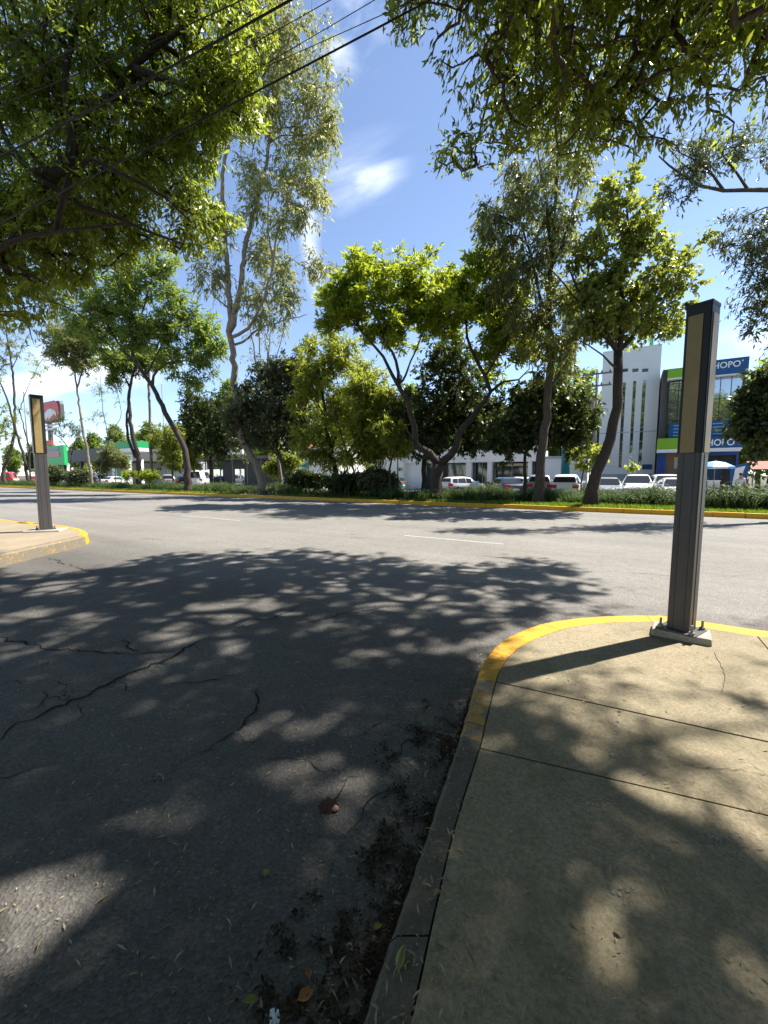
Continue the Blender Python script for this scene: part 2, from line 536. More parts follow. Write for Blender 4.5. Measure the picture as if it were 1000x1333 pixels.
M['paper'] = mat_simple('paper', (0.62, 0.66, 0.72), 0.7, var=0.1, scale=30)


# ------------------------------------------------------------------ mesh helpers
def tag(o, label=None, cat=None, group=None, kind=None):
    if label: o['label'] = label
    if cat: o['category'] = cat
    if group: o['group'] = group
    if kind: o['kind'] = kind
    return o


def link(name, me, parent=None):
    o = bpy.data.objects.new(name, me)
    COL.objects.link(o)
    if parent is not None:
        o.parent = parent
    return o


def empty(name, loc, rz=0.0):
    o = bpy.data.objects.new(name, None)
    COL.objects.link(o)
    o.empty_display_size = 0.2
    o.location = tuple(loc)
    o.rotation_euler = (0, 0, rz)
    return o


class MB:
    def __init__(self, origin=(0, 0, 0)):
        self.v, self.f, self.m = [], [], []
        self.o = np.array(origin, float)

    def add(self, vs, fs, mi=0):
        b = len(self.v)
        for p in vs:
            self.v.append((p[0] - self.o[0], p[1] - self.o[1], p[2] - self.o[2]))
        for q in fs:
            self.f.append(tuple(b + i for i in q))
            self.m.append(mi)
        return self

    def hexa(self, p, mi=0):               # 8 corners: bottom ring 0-3, top ring 4-7
        return self.add(p, [(3, 2, 1, 0), (4, 5, 6, 7), (0, 1, 5, 4), (1, 2, 6, 5), (2, 3, 7, 6), (3, 0, 4, 7)], mi)

    def box(self, x0, x1, y0, y1, z0, z1, mi=0):
        return self.hexa([(x0, y0, z0), (x1, y0, z0), (x1, y1, z0), (x0, y1, z0),
                          (x0, y0, z1), (x1, y0, z1), (x1, y1, z1), (x0, y1, z1)], mi)

    def stbox(self, s0, s1, t0, t1, z0, z1, mi=0):
        return self.hexa([ST(s1, t0, z0), ST(s0, t0, z0), ST(s0, t1, z0), ST(s1, t1, z0),
                          ST(s1, t0, z1), ST(s0, t0, z1), ST(s0, t1, z1), ST(s1, t1, z1)], mi)

    def prism(self, poly, z0, z1, mi=0, top_only=False):
        n = len(poly)
        vs = [(p[0], p[1], z0) for p in poly] + [(p[0], p[1], z1) for p in poly]
        fs = [tuple(range(n, 2 * n))]
        if not top_only:
            fs += [(i, (i + 1) % n, n + (i + 1) % n, n + i) for i in range(n)]
            fs.append(tuple(range(n - 1, -1, -1)))
        return self.add(vs, fs, mi)

    def tube(self, pts, rad, sides=8, cap=True, mi=0):
        pts = [np.asarray(p, float) for p in pts]
        n = len(pts)
        if np.isscalar(rad):
            rad = [rad] * n
        prev = None
        vs, fs = [], []
        for i in range(n):
            d = pts[min(i + 1, n - 1)] - pts[max(i - 1, 0)]
            L = np.linalg.norm(d)
            d = d / L if L > 1e-9 else np.array([0, 0, 1.0])
            if prev is None:
                a = np.cross(d, [0.31, 0.95, 0.05] if abs(d[2]) > 0.8 else [0, 0, 1.0])
            else:
                a = prev - d * np.dot(prev, d)
            a /= max(np.linalg.norm(a), 1e-9)
            prev = a
            b = np.cross(d, a)
            for k in range(sides):
                an = 2 * math.pi * k / sides
                vs.append(pts[i] + (a * math.cos(an) + b * math.sin(an)) * rad[i])
        for i in range(n - 1):
            for k in range(sides):
                k2 = (k + 1) % sides
                fs.append((i * sides + k, i * sides + k2, (i + 1) * sides + k2, (i + 1) * sides + k))
        if cap:
            fs.append(tuple(range(sides - 1, -1, -1)))
            fs.append(tuple((n - 1) * sides + k for k in range(sides)))
        return self.add(vs, fs, mi)

    def lathe(self, c, prof, sides=24, mi=0):   # profile of (radius, z) round a vertical axis at c
        vs, fs = [], []
        n = len(prof)
        for r, z in prof:
            for k in range(sides):
                an = 2 * math.pi * k / sides
                vs.append((c[0] + r * math.cos(an), c[1] + r * math.sin(an), c[2] + z))
        for i in range(n - 1):
            for k in range(sides):
                k2 = (k + 1) % sides
                fs.append((i * sides + k, i * sides + k2, (i + 1) * sides + k2, (i + 1) * sides + k))
        return self.add(vs, fs, mi)

    def build(self, name, mats, parent=None, smooth=False, bevel=0.0, subsurf=0):
        me = bpy.data.meshes.new(name)
        me.from_pydata(self.v, [], self.f)
        if not isinstance(mats, (list, tuple)):
            mats = [mats]
        for x in mats:
            me.materials.append(x)
        if len(mats) > 1:
            me.polygons.foreach_set('material_index', self.m)
        if smooth:
            me.polygons.foreach_set('use_smooth', [True] * len(me.polygons))
        me.update()
        o = link(name, me, parent)
        if bevel:
            md = o.modifiers.new('bevel', 'BEVEL')
            md.width = bevel
            md.segments = 2
            md.limit_method = 'ANGLE'
        if subsurf:
            md = o.modifiers.new('subsurf', 'SUBSURF')
            md.levels = md.render_levels = subsurf
        return o


def quads_mesh(name, V, rnd, mat, parent=None):
    """V: (n,4,3) quads; rnd: (n,) one number per leaf"""
    n = len(V)
    me = bpy.data.meshes.new(name)
    me.vertices.add(n * 4)
    me.vertices.foreach_set('co', V.reshape(-1).astype(np.float32))
    me.loops.add(n * 4)
    me.loops.foreach_set('vertex_index', np.arange(n * 4, dtype=np.int32))
    me.polygons.add(n)
    me.polygons.foreach_set('loop_start', np.arange(0, n * 4, 4, dtype=np.int32))
    a = me.attributes.new('rnd', 'FLOAT', 'POINT')
    a.data.foreach_set('value', np.repeat(rnd, 4).astype(np.float32))
    me.materials.append(mat)
    me.update(calc_edges=True)
    return link(name, me, parent)


def unit(a):
    return a / np.maximum(np.linalg.norm(a, axis=-1, keepdims=True), 1e-9)


def leaf_quads(P, dirs, L, W, normal_up=0.35, fold=0.25):
    """kite-shaped leaves: base at P, blade along dirs"""
    n = len(P)
    rv = rng.normal(size=(n, 3)) * 0.8
    rv[:, 2] += normal_up * 2
    side = unit(np.cross(dirs, rv))
    nor = np.cross(side, dirs)
    L = np.asarray(L)[:, None]
    W = np.asarray(W)[:, None]
    mid = P + dirs * L * 0.42
    tip = P + dirs * L - nor * L * 0.08
    lf = mid + side * W * 0.5 + nor * W * fold
    rt = mid - side * W * 0.5 + nor * W * fold
    return np.stack([P, rt, tip, lf], axis=1)


def catmull(pts, step):
    pts = [np.asarray(p, float) for p in pts]
    if len(pts) == 2:
        k = max(1, int(np.linalg.norm(pts[1] - pts[0]) / step))
        return [pts[0] + (pts[1] - pts[0]) * i / k for i in range(k + 1)]
    outp = []
    for i in range(len(pts) - 1):
        p0 = pts[i - 1] if i else pts[0] * 2 - pts[1]
        p1, p2 = pts[i], pts[i + 1]
        p3 = pts[i + 2] if i + 2 < len(pts) else p2 * 2 - p1
        k = max(1, int(np.linalg.norm(p2 - p1) / step))
        for j in range(k):
            t = j / k
            outp.append(0.5 * ((2 * p1) + (-p0 + p2) * t + (2 * p0 - 5 * p1 + 4 * p2 - p3) * t * t + (-p0 + 3 * p1 - 3 * p2 + p3) * t ** 3))
    outp.append(pts[-1])
    return outp


# ------------------------------------------------------------------ trees
LEAF = {   # length, width, droop, spread of the spray, upward bias
    'ash': dict(L=0.19, W=0.055, droop=0.75),
    'euc': dict(L=0.22, W=0.06, droop=1.0),
    'jac': dict(L=0.26, W=0.085, droop=0.0),
    'fern': dict(L=0.34, W=0.09, droop=0.15),
    'ficus': dict(L=0.20, W=0.11, droop=0.3),
    'pop': dict(L=0.165, W=0.12, droop=0.5),
    'fine': dict(L=0.14, W=0.04, droop=0.6),
}


def grow(limbs, centers, root_r, twig_r=0.010, detail=0.5, jit=0.06, sides=8, origin=(0, 0, 0), pathk=0.12):
    """limbs: list of (points, r0, r1). Each leaf cluster in `centers` is joined to the nearest wood."""
    nodes, parent, rad, rootd = [], [], [], []
    chains = []
    for li, (pts, r0, r1) in enumerate(limbs):
        c = catmull(pts, detail)
        n = len(c)
        ids = []
        if nodes:
            A = np.array(nodes)
            d0 = np.linalg.norm(A - c[0], axis=1)
            near = int(np.argmin(d0))
        else:
            near = -1
        for i, p in enumerate(c):
            f = i / max(1, n - 1)
            q = np.array(p) + (rng.normal(size=3) * jit * (0 if i == 0 else 1) * min(1.0, 3 * (r0 + (r1 - r0) * f) + 0.3))
            if i == 0 and near >= 0 and np.linalg.norm(nodes[near] - q) < 1.2:
                q = np.array(nodes[near])
            nodes.append(q)
            parent.append(ids[-1] if ids else near)
            r = r0 + (r1 - r0) * f ** 0.8
            if li == 0 and i == 0:
                r *= 1.45
            if li == 0 and i == 1:
                r *= 1.1
            rad.append(r)
            pr = parent[-1]
            rootd.append(0.0 if pr < 0 else rootd[pr] + float(np.linalg.norm(q - nodes[pr])))
            ids.append(len(nodes) - 1)
        chains.append((ids, True))
    nl = len(nodes)
    cap = len(nodes) + len(centers) * 4 + 8
    A = np.zeros((cap, 3))
    A[:nl] = np.array(nodes)
    RD = np.zeros(cap)
    RD[:nl] = rootd
    par = np.full(cap, -1)
    par[:nl] = parent
    cnt = np.zeros(cap)
    k = nl
    if len(centers):
        C = np.asarray(centers)
        dmin = np.full(len(C), 1e9)
        for i in range(0, nl):
            dmin = np.minimum(dmin, np.linalg.norm(C - A[i], axis=1))
        skip = max(1, int(len(limbs[0][0]) > 0))
        order = np.argsort(dmin)
        tips = np.zeros(len(C), int)
        lowz = A[0, 2] + 1.6
        for ci in order:
            c = C[ci]
            d = np.linalg.norm(A[:k] - c, axis=1)
            cost = d + pathk * RD[:k] + np.where(A[:k, 2] > c[2] + 0.3, 0.6 * (A[:k, 2] - c[2]), 0) + np.where(A[:k, 2] < lowz, 2.0, 0)
            a = int(np.argmin(cost))
            L = d[a]
            m = 3 if L > 0.8 else 2
            b0 = a
            ctrl = A[a] * 0.45 + c * 0.55 + np.array([0, 0, 0.16 * L]) + rng.normal(size=3) * 0.09 * L
            for j in range(1, m + 1):
                t = j / m
                q = A[a] * (1 - t) ** 2 + ctrl * 2 * t * (1 - t) + c * t * t
                A[k] = q
                par[k] = b0
                RD[k] = RD[b0] + np.linalg.norm(q - A[b0])
                b0 = k
                k += 1
            tips[ci] = b0
            b = b0
            while b >= nl:
                cnt[b] += 1
                b = par[b]
    mb = MB(origin)
    for ids, _ in chains:
        pts = [A[i] for i in ids]
        rr = [rad[i] for i in ids]
        mb.tube(pts, rr, sides if rr[0] > 0.06 else 6, True)
    # twigs
    kids = {}
    for i in range(nl, k):
        kids.setdefault(par[i], []).append(i)
    starts = []
    for pnode, cs in kids.items():
        if pnode < nl:
            for c in cs:
                starts.append((pnode, c))
    while starts:
        pn, c = starts.pop()
        ch = [pn, c]
        while c in kids:
            cs = sorted(kids[c], key=lambda q: -cnt[q])
            for o2 in cs[1:]:
                starts.append((c, o2))
            c = cs[0]
            ch.append(c)
        rr = [twig_r * max(1, cnt[i]) ** 0.5 for i in ch[1:]]
        lim = rad[pn] if pn < nl else 1e9
        rr = [min(rr[0], lim)] + [min(x, lim) for x in rr]
        rr[-1] *= 0.5
        mb.tube([A[i] for i in ch], rr, 5 if rr[0] > 0.03 else 3, False)
    return mb


def sprays(centers, outward, n_shoot, n_leaf, R_, kind, droop=None, lscale=1.0, keep=None, flat=1.0):
    """leaves along short shoots round each cluster centre"""
    p = LEAF[kind]
    dr = p['droop'] if droop is None else droop
    C = np.repeat(centers, n_shoot, axis=0)
    O = np.repeat(outward, n_shoot, axis=0)
    n = len(C)
    sd = rng.normal(size=(n, 3))
    sd[:, 2] *= flat
    sd = unit(unit(sd) + O * 0.45 + np.array([0, 0, -dr * 0.35]))
    SL = R_ * rng.uniform(0.55, 1.15, n)
    Ci = np.repeat(C, n_leaf, axis=0)
    Si = np.repeat(sd, n_leaf, axis=0)
    Li = np.repeat(SL, n_leaf)
    f = np.tile((np.arange(n_leaf) + 0.5) / n_leaf, n) + rng.uniform(-0.5, 0.5, n * n_leaf) / n_leaf
    f = np.clip(f, 0.03, 1.05)
    P = Ci + Si * (f * Li)[:, None]
    P[:, 2] -= dr * 0.22 * (f ** 2) * Li
    ax = rng.normal(size=(len(P), 3))
    dl = unit(Si * 0.75 + unit(ax) * 0.75 + np.array([0, 0, -dr * 0.75]))
    sc = np.clip(np.exp(rng.normal(size=len(P)) * .28 - .03), .4, 1.6) * lscale
    V = leaf_quads(P, dl, p['L'] * sc, p['W'] * sc * rng.uniform(0.8, 1.2, len(P)))
    clump = np.repeat(rng.uniform(0, 1, n), n_leaf)
    rnd = np.clip(0.55 * rng.uniform(0, 1, len(P)) + 0.45 * clump, 0, 1)
    if keep is not None:
        k = keep(V[:, 2])
        V, rnd = V[k], rnd[k]
    return V, rnd


def tree(name, label, cat, base_px, t, limbs, blobs, leaf, kind, bark, clusters, shoots=7, leaves=7, spread=0.6,
         twig=0.010, group=None, thick=0.8, droop=None, lscale=1.0, base_z=0.13, seed=None, shell=0.45, flat=1.0, jit=0.06, d0=None, gaps=0.35):
    """limbs: [( [(px,py,dd),...], r0, r1 )], blobs: [(px,py,dd,rx,ry)]; dd = metres in front of / behind the trunk"""
    global rng
    rng = np.random.default_rng(seed if seed is not None else zlib.crc32(label.encode()) % 100000)
    if d0 is None:
        d0 = depth_t(base_px, t)
    base = np.array([(base_px - CX) / F * d0 * CP, d0, base_z])
    L3 = []
    for i, (pts, r0, r1) in enumerate(limbs):
        q = [D(p[0], p[1], d0 + (p[2] if len(p) > 2 else 0)) for p in pts]
        if i == 0:
            q = [base - np.array([0, 0, 0.1])] + q
        L3.append((q, r0, r1))
    cs, outs = [], []
    area = sum(b[3] * b[4] for b in blobs)
    for (px, py, dd, rx, ry) in blobs:
        c = D(px, py, d0 + dd)
        k = (d0 + dd) / F
        rr = np.array([rx * k, math.sqrt(rx * ry) * k * thick, ry * k])
        n = max(2, int(round(clusters * rx * ry / area)))
        v = unit(rng.normal(size=(n, 3))) * (rng.uniform(0, 1, (n, 1)) ** shell)
        cs.append(c + v * rr * (1 + .22 * rng.normal(size=(n, 1))))
        outs.append(unit(v))
    C = np.concatenate(cs)
    O = np.concatenate(outs)
    k = d0 / F * 26
    ph = rng.uniform(0, 6.28, 6)
    gn = (np.sin(C[:, 0] / k * 1.9 + ph[0]) * np.sin(C[:, 1] / k * 1.7 + ph[1]) * np.sin(C[:, 2] / k * 2.1 + ph[2])
          + .7 * np.sin(C[:, 0] / k * 4.3 + ph[3]) * np.sin(C[:, 1] / k * 3.9 + ph[4]) * np.sin(C[:, 2] / k * 4.1 + ph[5]))
    hi = (C[:, 2] > base_z + 0.6) & (gn > -gaps)
    C, O = C[hi], O[hi]
    root = empty(name, base)
    tag(root, label, cat, group)
    mb = grow(L3, C, 0.3, twig, origin=base, jit=jit)
    mb.build('trunk', bark, root, smooth=True)
    V, rnd = sprays(C, O, shoots, leaves, spread, kind, droop, lscale, flat=flat)
    V = V - base
    quads_mesh('crown', V, rnd, leaf, root)
    return root

# ------------------------------------------------------------------ ground, roads, kerbs
def structure(o):
    o['kind'] = 'structure'
    return o


b = MB()
b.add([(-2500, -60, -0.06), (2500, -60, -0.06), (2500, 3000, -0.06), (-2500, 3000, -0.06)], [(0, 1, 2, 3)])
structure(b.build('ground', M['soil']))

b = MB()
for s0 in range(-60, 180, 20):          # road sheet: avenue, side street and far carriageway in one
    for t0 in range(-12, 28, 20):
        b.add([ST(s0, t0), ST(s0, t0 + 20), ST(s0 + 20, t0 + 20), ST(s0 + 20, t0)], [(3, 2, 1, 0)])
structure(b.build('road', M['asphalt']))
b = MB()
b.stbox(-60, 180, 28.0, 70, -0.05, 0.03)
structure(b.build('forecourt', M['asphalt']))

# lane dashes
b = MB()
for px0, py0, px1, py1 in ((525, 697.5, 657, 708), (234, 671.5, 315, 677.5), (68, 659.3, 120, 662.8)):
    p, q = G(px0, py0), G(px1, py1)
    tm = 0.5 * (np.dot(p, N) + np.dot(q, N))
    s0, s1 = np.dot(p, U), np.dot(q, U)
    n = 8
    for i in range(n):
        a0, a1 = s0 + (s1 - s0) * i / n, s0 + (s1 - s0) * (i + 1) / n
        b.add([ST(a0, tm - .06, .004), ST(a1, tm - .06, .004), ST(a1, tm + .06, .004), ST(a0, tm + .06, .004)], [(0, 1, 2, 3)])
o = b.build('road_marking', M['white_line'])
structure(o)

# right sidewalk -------------------------------------------------
ZR = 0.125
outer_px = [(432, 1400), (470, 1333), (520, 1190), (560, 1075), (598, 962), (607, 932), (621, 884), (629, 862), (640, 846), (656, 832), (680, 820),
            (712, 810), (760, 803.5), (808, 801), (850, 801), (880, 803.5)]
inner_px = [(505, 1400), (535, 1333), (567, 1190), (594, 1075), (626, 972), (634, 938), (647, 886), (655, 867), (667, 852), (684, 839), (708, 828),
            (738, 818.5), (780, 812), (822, 810), (855, 810), (880, 812)]
outer = [G(x, y, ZR)[:2] for x, y in outer_px]
inner = [G(x, y, ZR)[:2] for x, y in inner_px]
# carry the kerb on behind the camera and along the avenue to the right
dn = (outer[0] - outer[1]) / np.linalg.norm(outer[0] - outer[1])
dirn = -N[:2]
wk = 0.13
t_out = float(np.dot(outer[-1], N[:2]))
t_in = float(np.dot(inner[-1], N[:2]))
for k in (1.2, 3, 6, 12, 40):
    so = float(np.dot(outer[-1], U[:2])) if k == 1.2 else so
    outer.append(ST(so - k, t_out)[:2])
    inner.append(ST(so - k, t_in)[:2])
for k in (1.5, 5):
    outer.insert(0, outer_px and (G(432, 1400, ZR)[:2] + dn * k))
    inner.insert(0, G(505, 1400, ZR)[:2] + dn * k)


def smooth2(P, step=0.05):
    return [p[:2] for p in catmull([(q[0], q[1], 0) for q in P], step)]


NSEG = 10
so_, si_ = [], []
for i in range(len(outer) - 1):
    for arr, src in ((so_, outer), (si_, inner)):
        p0 = src[i - 1] if i else src[0] * 2 - src[1]
        p1, p2 = src[i], src[i + 1]
        p3 = src[i + 2] if i + 2 < len(src) else p2 * 2 - p1
        if np.linalg.norm(p2 - p1) > 1.0:
            for j in range(NSEG):
                arr.append(p1 + (p2 - p1) * j / NSEG)
        else:
            for j in range(NSEG):
                t = j / NSEG
                arr.append(0.5 * ((2 * p1) + (-p0 + p2) * t + (2 * p0 - 5 * p1 + 4 * p2 - p3) * t * t + (-p0 + 3 * p1 - 3 * p2 + p3) * t ** 3))
so_.append(outer[-1]); si_.append(inner[-1])
i_worn0, i_worn1 = (2 + 4) * NSEG, (2 + 6) * NSEG       # pixel rows 962 .. 884
rk = random.Random(3)
b = MB()
for i in range(len(so_) - 1):
    mi = 0 if i < i_worn0 + 1 else (1 if i < i_worn1 else 2)
    rag = []
    for k in (i, i + 1):
        a, c = so_[k], si_[k]
        d = (a - c) / np.linalg.norm(a - c)
        rr = random.Random(k)
        e = rr.uniform(-0.004, 0.004)
        zt = ZR + rr.uniform(-0.0015, 0.0015)
        rag.append([(a[0] + d[0] * 0.015, a[1] + d[1] * 0.015, -0.02), (a[0] + d[0] * (0.004 + e), a[1] + d[1] * (0.004 + e), zt - 0.022),
                    (a[0] - d[0] * (0.018 + e), a[1] - d[1] * (0.018 + e), zt), (c[0] + d[0] * 0.008, c[1] + d[1] * 0.008, zt), (c[0] + d[0] * 0.006, c[1] + d[1] * 0.006, zt - 0.05)])
    if i % (3 * NSEG) == 7:
        f_ = min(.9, .005 / max(.006, float(np.linalg.norm(so_[i + 1] - so_[i]))))
        rag[1] = [tuple(np.array(q1) * (1 - f_) + np.array(q0) * f_) for q0, q1 in zip(rag[0], rag[1])]
    vs = rag[0] + rag[1]
    b.add(vs, [(j, j + 1, j + 6, j + 5) for j in range(4)], mi)
structure(b.build('kerb', [M['kerb_bare'], M['yellow_faded'], M['yellow']]))


def clip(poly, p, n):                      # keep the side where (q-p).n >= 0
    res = []
    for i in range(len(poly)):
        a, c = poly[i], poly[(i + 1) % len(poly)]
        da, dc = np.dot(a - p, n), np.dot(c - p, n)
        if da >= 0:
            res.append(a)
        if (da > 0) != (dc > 0) and abs(da - dc) > 1e-12:
            res.append(a + (c - a) * da / (da - dc))
    return res


walk = [np.array(p) for p in si_]
far_r = ST(-45, -3)[:2]
poly = walk + [far_r, np.array([14.0, -6.0])]
j1a, j1b = G(652, 889, ZR)[:2], G(1000, 966, ZR)[:2]
j2a, j2b = G(628, 975, ZR)[:2], G(1000, 1062, ZR)[:2]


def nrm(a, c):
    d = (c - a) / np.linalg.norm(c - a)
    return np.array([-d[1], d[0]])


n1, n2 = nrm(j1a, j1b), nrm(j2a, j2b)
pitch_j = abs(np.dot(j2a - j1a, n1)) * 1.75
lines = [(j1a, n1), (j2a, n2)]
for k in (1.9, 3.8):
    lines.append((j2a - n2 * k, n2))
gap = 0.006
b = MB()
d1 = (j1b - j1a) / np.linalg.norm(j1b - j1a)
c1 = G(962, 806, ZR)[:2]
cn = nrm(G(975, 815, ZR)[:2], G(1000, 845, ZR)[:2])
cp = G(975, 815, ZR)[:2]
top = clip(poly, j1a + n1 * gap, n1)
slabs = [clip(top, cp + cn * gap, cn), clip(top, cp - cn * gap, -cn)]
prev = (j1a, n1)
for ln in lines[1:]:
    q = clip(poly, prev[0] - prev[1] * gap, -prev[1])
    slabs.append(clip(q, ln[0] + ln[1] * gap, ln[1]))
    prev = ln
slabs.append(clip(poly, prev[0] - prev[1] * gap, -prev[1]))
for i, s in enumerate(slabs):
    if len(s) > 2:
        b.prism(s, 0.07, ZR + (0.002 if i % 2 else 0.0))
structure(b.build('sidewalk', M['concrete'], bevel=0.004))
b = MB()
b.prism(poly, 0.0, 0.105)
structure(b.build('sidewalk_bed', M['joint']))

# left sidewalk ---------------------------------------------------
ZL = 0.22
lo_px = [(6, 720.5), (40, 713), (80, 704.5), (104, 699), (113, 695), (112, 691), (100, 687), (80, 683.8), (60, 681.5), (30, 679.8)]
lo = [G(x, y, ZL)[:2] for x, y in lo_px]
t_l = float(np.dot(lo[-1], N[:2]))
s_l = float(np.dot(lo[-1], U[:2]))
lo = [lo[0] + np.array([-0.4, -9.0]), lo[0] + np.array([-0.05, -1.5])] + lo + [ST(s_l + 4, t_l)[:2], ST(s_l + 60, t_l)[:2]]
lc = smooth2(lo, 0.08)
ctr = np.array([-12.0, 8.0])


def inset(P, w):
    res = []
    for i in range(len(P)):
        d = P[min(i + 1, len(P) - 1)] - P[max(i - 1, 0)]
        d = d / np.linalg.norm(d)
        res.append(P[i] + np.array([-d[1], d[0]]) * w)
    return res


li = inset(lc, 0.15)
b = MB()
for i in range(len(lc) - 1):
    y0 = i / len(lc)
    rag = []
    for k in (i, i + 1):
        a, c = lc[k], li[k]
        d = (a - c) / np.linalg.norm(a - c)
        rag.append([(a[0] + d[0] * 0.03, a[1] + d[1] * 0.03, -0.02), (a[0], a[1], ZL - 0.03), (a[0] - d[0] * 0.03, a[1] - d[1] * 0.03, ZL), (c[0], c[1], ZL), (c[0], c[1], ZL - 0.06)])
    px, py, _ = proj(np.array([[lc[i][0], lc[i][1], ZL]]))
    yellow = py[0] < 697
    b.add(rag[0] + rag[1], [(j, j + 1, j + 6, j + 5) for j in range(4)], 1 if yellow else 0)
structure(b.build('kerb', [M['yellow_worn'], M['yellow']]))
b = MB()
lca = np.array(lc)
pl = [q for q in li if np.min(np.linalg.norm(lca - q, axis=1)) > .146] + [ST(s_l + 60, t_l - 6)[:2], np.array([-22.0, -4.0])]
b.prism(pl, 0.0, ZL - 0.004)
structure(b.build('sidewalk', M['concrete_left']))

# median ------------------------------------------------------------
TM0, TM1 = 20.0, 26.5
b = MB()
r5 = random.Random(5)
s = -40.0
while s < 150:
    L = 1.0
    e = [r5.uniform(-0.012, 0.012) for _ in range(2)]
    b.stbox(s, s + L - 0.008, TM0 + e[0], TM0 + 0.17 + e[0], -0.03, 0.195 + e[1] * 0.6, 0)
    s += L
structure(b.build('median_kerb', M['yellow_far'], bevel=0.02))
b = MB()
s = -40.0
b.stbox(-40, 150, TM1, TM1 + 0.16, -0.03, 0.15)
structure(b.build('median_kerb', M['kerb_bare']))
b = MB()
b.stbox(-40, 150, TM0 + 0.175, TM1 - 0.003, -0.03, 0.13)
structure(b.build('median_soil', M['soil']))
# concrete path inside the kerb at the right end
b = MB()
s_p0, s_p1 = s_of(905, 660, 21.2), -40
b.stbox(s_p1, s_p0, 21.0, 22.1, 0.1, 0.155)
structure(b.build('median_path', M['plinth']))
b = MB()
s_q0, s_q1 = s_of(385, 640, 20.6), s_of(318, 640, 20.6)
b.stbox(s_q0, s_q1, 20.25, 21.3, 0.1, 0.15)
structure(b.build('median_path', M['concrete_left']))


# ------------------------------------------------------------------ cracks in the road
def crack(px_pts, w, seed, z=0.004):
    r = random.Random(seed)
    P = [G(x, y, z)[:2] for x, y in px_pts]
    pts = []
    for i in range(len(P) - 1):
        L = np.linalg.norm(P[i + 1] - P[i])
        n = max(2, int(L / 0.045))
        d = (P[i + 1] - P[i]) / L
        nn = np.array([-d[1], d[0]])
        off = 0
        for j in range(n):
            off = off * 0.7 + r.uniform(-0.035, 0.035)
            pts.append(P[i] + (P[i + 1] - P[i]) * j / n + nn * off)
    pts.append(P[-1])
    vs, fs = [], []
    n = len(pts)
    wob = 1
    for i, p in enumerate(pts):
        d = pts[min(i + 1, n - 1)] - pts[max(i - 1, 0)]
        d = d / max(np.linalg.norm(d), 1e-6)
        nn = np.array([-d[1], d[0]])
        wob = min(1.6, max(0.15, wob + r.uniform(-0.5, 0.5)))
        e = min(1, i / 4 + 0.1, (n - 1 - i) / 4 + 0.1)
        ww = .62 * w * wob * e
        vs += [(*(p + nn * ww * r.uniform(0.3, 0.7)), z), (*(p - nn * ww * r.uniform(0.3, 0.7)), z)]
    for i in range(n - 1):
        fs.append((2 * i, 2 * i + 1, 2 * i + 3, 2 * i + 2))
    for k in range(int(n * 1.6)):
        i = r.randrange(n)
        c = pts[i] + np.array([r.gauss(0, w * 1.1), r.gauss(0, w * 1.1)])
        q = r.uniform(.002, .3 * w)
        j = len(vs)
        m = r.randint(4, 6)
        for e in range(m):
            a = 6.283 * e / m
            vs.append((c[0] + q * math.cos(a) * r.uniform(.5, 1.3), c[1] + q * math.sin(a) * r.uniform(.5, 1.3), z - .001))
        fs.append(tuple(range(j, j + m)))
    return vs, fs


b = MB()
for pts, wd in (([(-30, 975), (40, 935), (95, 912), (150, 888), (205, 862), (250, 838), (300, 820), (345, 806), (395, 790)], 0.03),
                ([(-20, 826), (30, 838), (75, 845), (130, 848), (180, 850), (232, 849)], 0.024),
                ([(178, 1028), (225, 1004), (262, 982), (300, 955), (330, 920), (338, 895)], 0.026),
                ([(350, 985), (385, 992), (420, 1004), (455, 1007)], 0.018),
                ([(76, 884), (84, 898), (97, 912)], 0.02),
                ([(45, 922), (55, 900), (76, 892)], 0.012), ([(45, 925), (60, 908), (80, 905), (97, 912)], 0.010), ([(60, 908), (62, 925)], 0.010), ([(76, 892), (66, 900), (60, 908)], 0.008),
                ([(250, 838), (262, 846), (290, 842)], 0.012), ([(150, 888), (172, 900), (185, 897)], 0.010), ([(300, 955), (318, 962), (345, 958)], 0.010), ([(95, 912), (112, 925), (108, 940)], 0.010),
                ([(490, 1000), (520, 985), (540, 960), (545, 930)], 0.012), ([(505, 1020), (470, 1050), (455, 1090), (440, 1120)], 0.010),
                ([(640, 690), (720, 694), (800, 692)], 0.016), ([(180, 700), (260, 707), (330, 704)], 0.018), ([(820, 745), (900, 752), (990, 748)], 0.010),
                ([(164, 828), (166, 840), (180, 850)], 0.018),
                ([(-10, 778), (25, 772), (60, 760)], 0.03),
                ([(65, 726), (95, 737), (125, 744)], 0.04),
                ([(-20, 890), (30, 886), (75, 880)], 0.012),
                ([(215, 893), (260, 886), (320, 874)], 0.012),
                ([(380, 815), (440, 800), (500, 790)], 0.014),
                ([(470, 960), (500, 935), (530, 900), (548, 880)], 0.014),
                ([(-10, 1010), (30, 1003), (65, 996)], 0.014),
                ([(452, 695), (485, 697), (470, 701), (455, 699)], 0.03),
                ([(600, 720), (680, 728), (740, 735)], 0.02),
                ([(420, 1070), (440, 1040), (470, 1010), (480, 985)], 0.010)):
    vs, fs = crack(pts, wd, int(pts[0][0] * 7 + pts[0][1]))
    b.add(vs, fs)
structure(b.build('road_crack', M['crack']))

# ------------------------------------------------------------------ masks used to prune the crowns over the street
def in_poly(x, y, poly):
    r = np.zeros(len(x), bool)
    n = len(poly)
    j = n - 1
    for i in range(n):
        xi, yi = poly[i]
        xj, yj = poly[j]
        if yi != yj:
            c = ((yi > y) != (yj > y)) & (x < (xj - xi) * (y - yi) / (yj - yi) + xi)
            r ^= c
        j = i
    return r


def ground_ring(px_pts, z=0.0):
    return [tuple(G(x, y, z)[:2]) for x, y in px_pts]


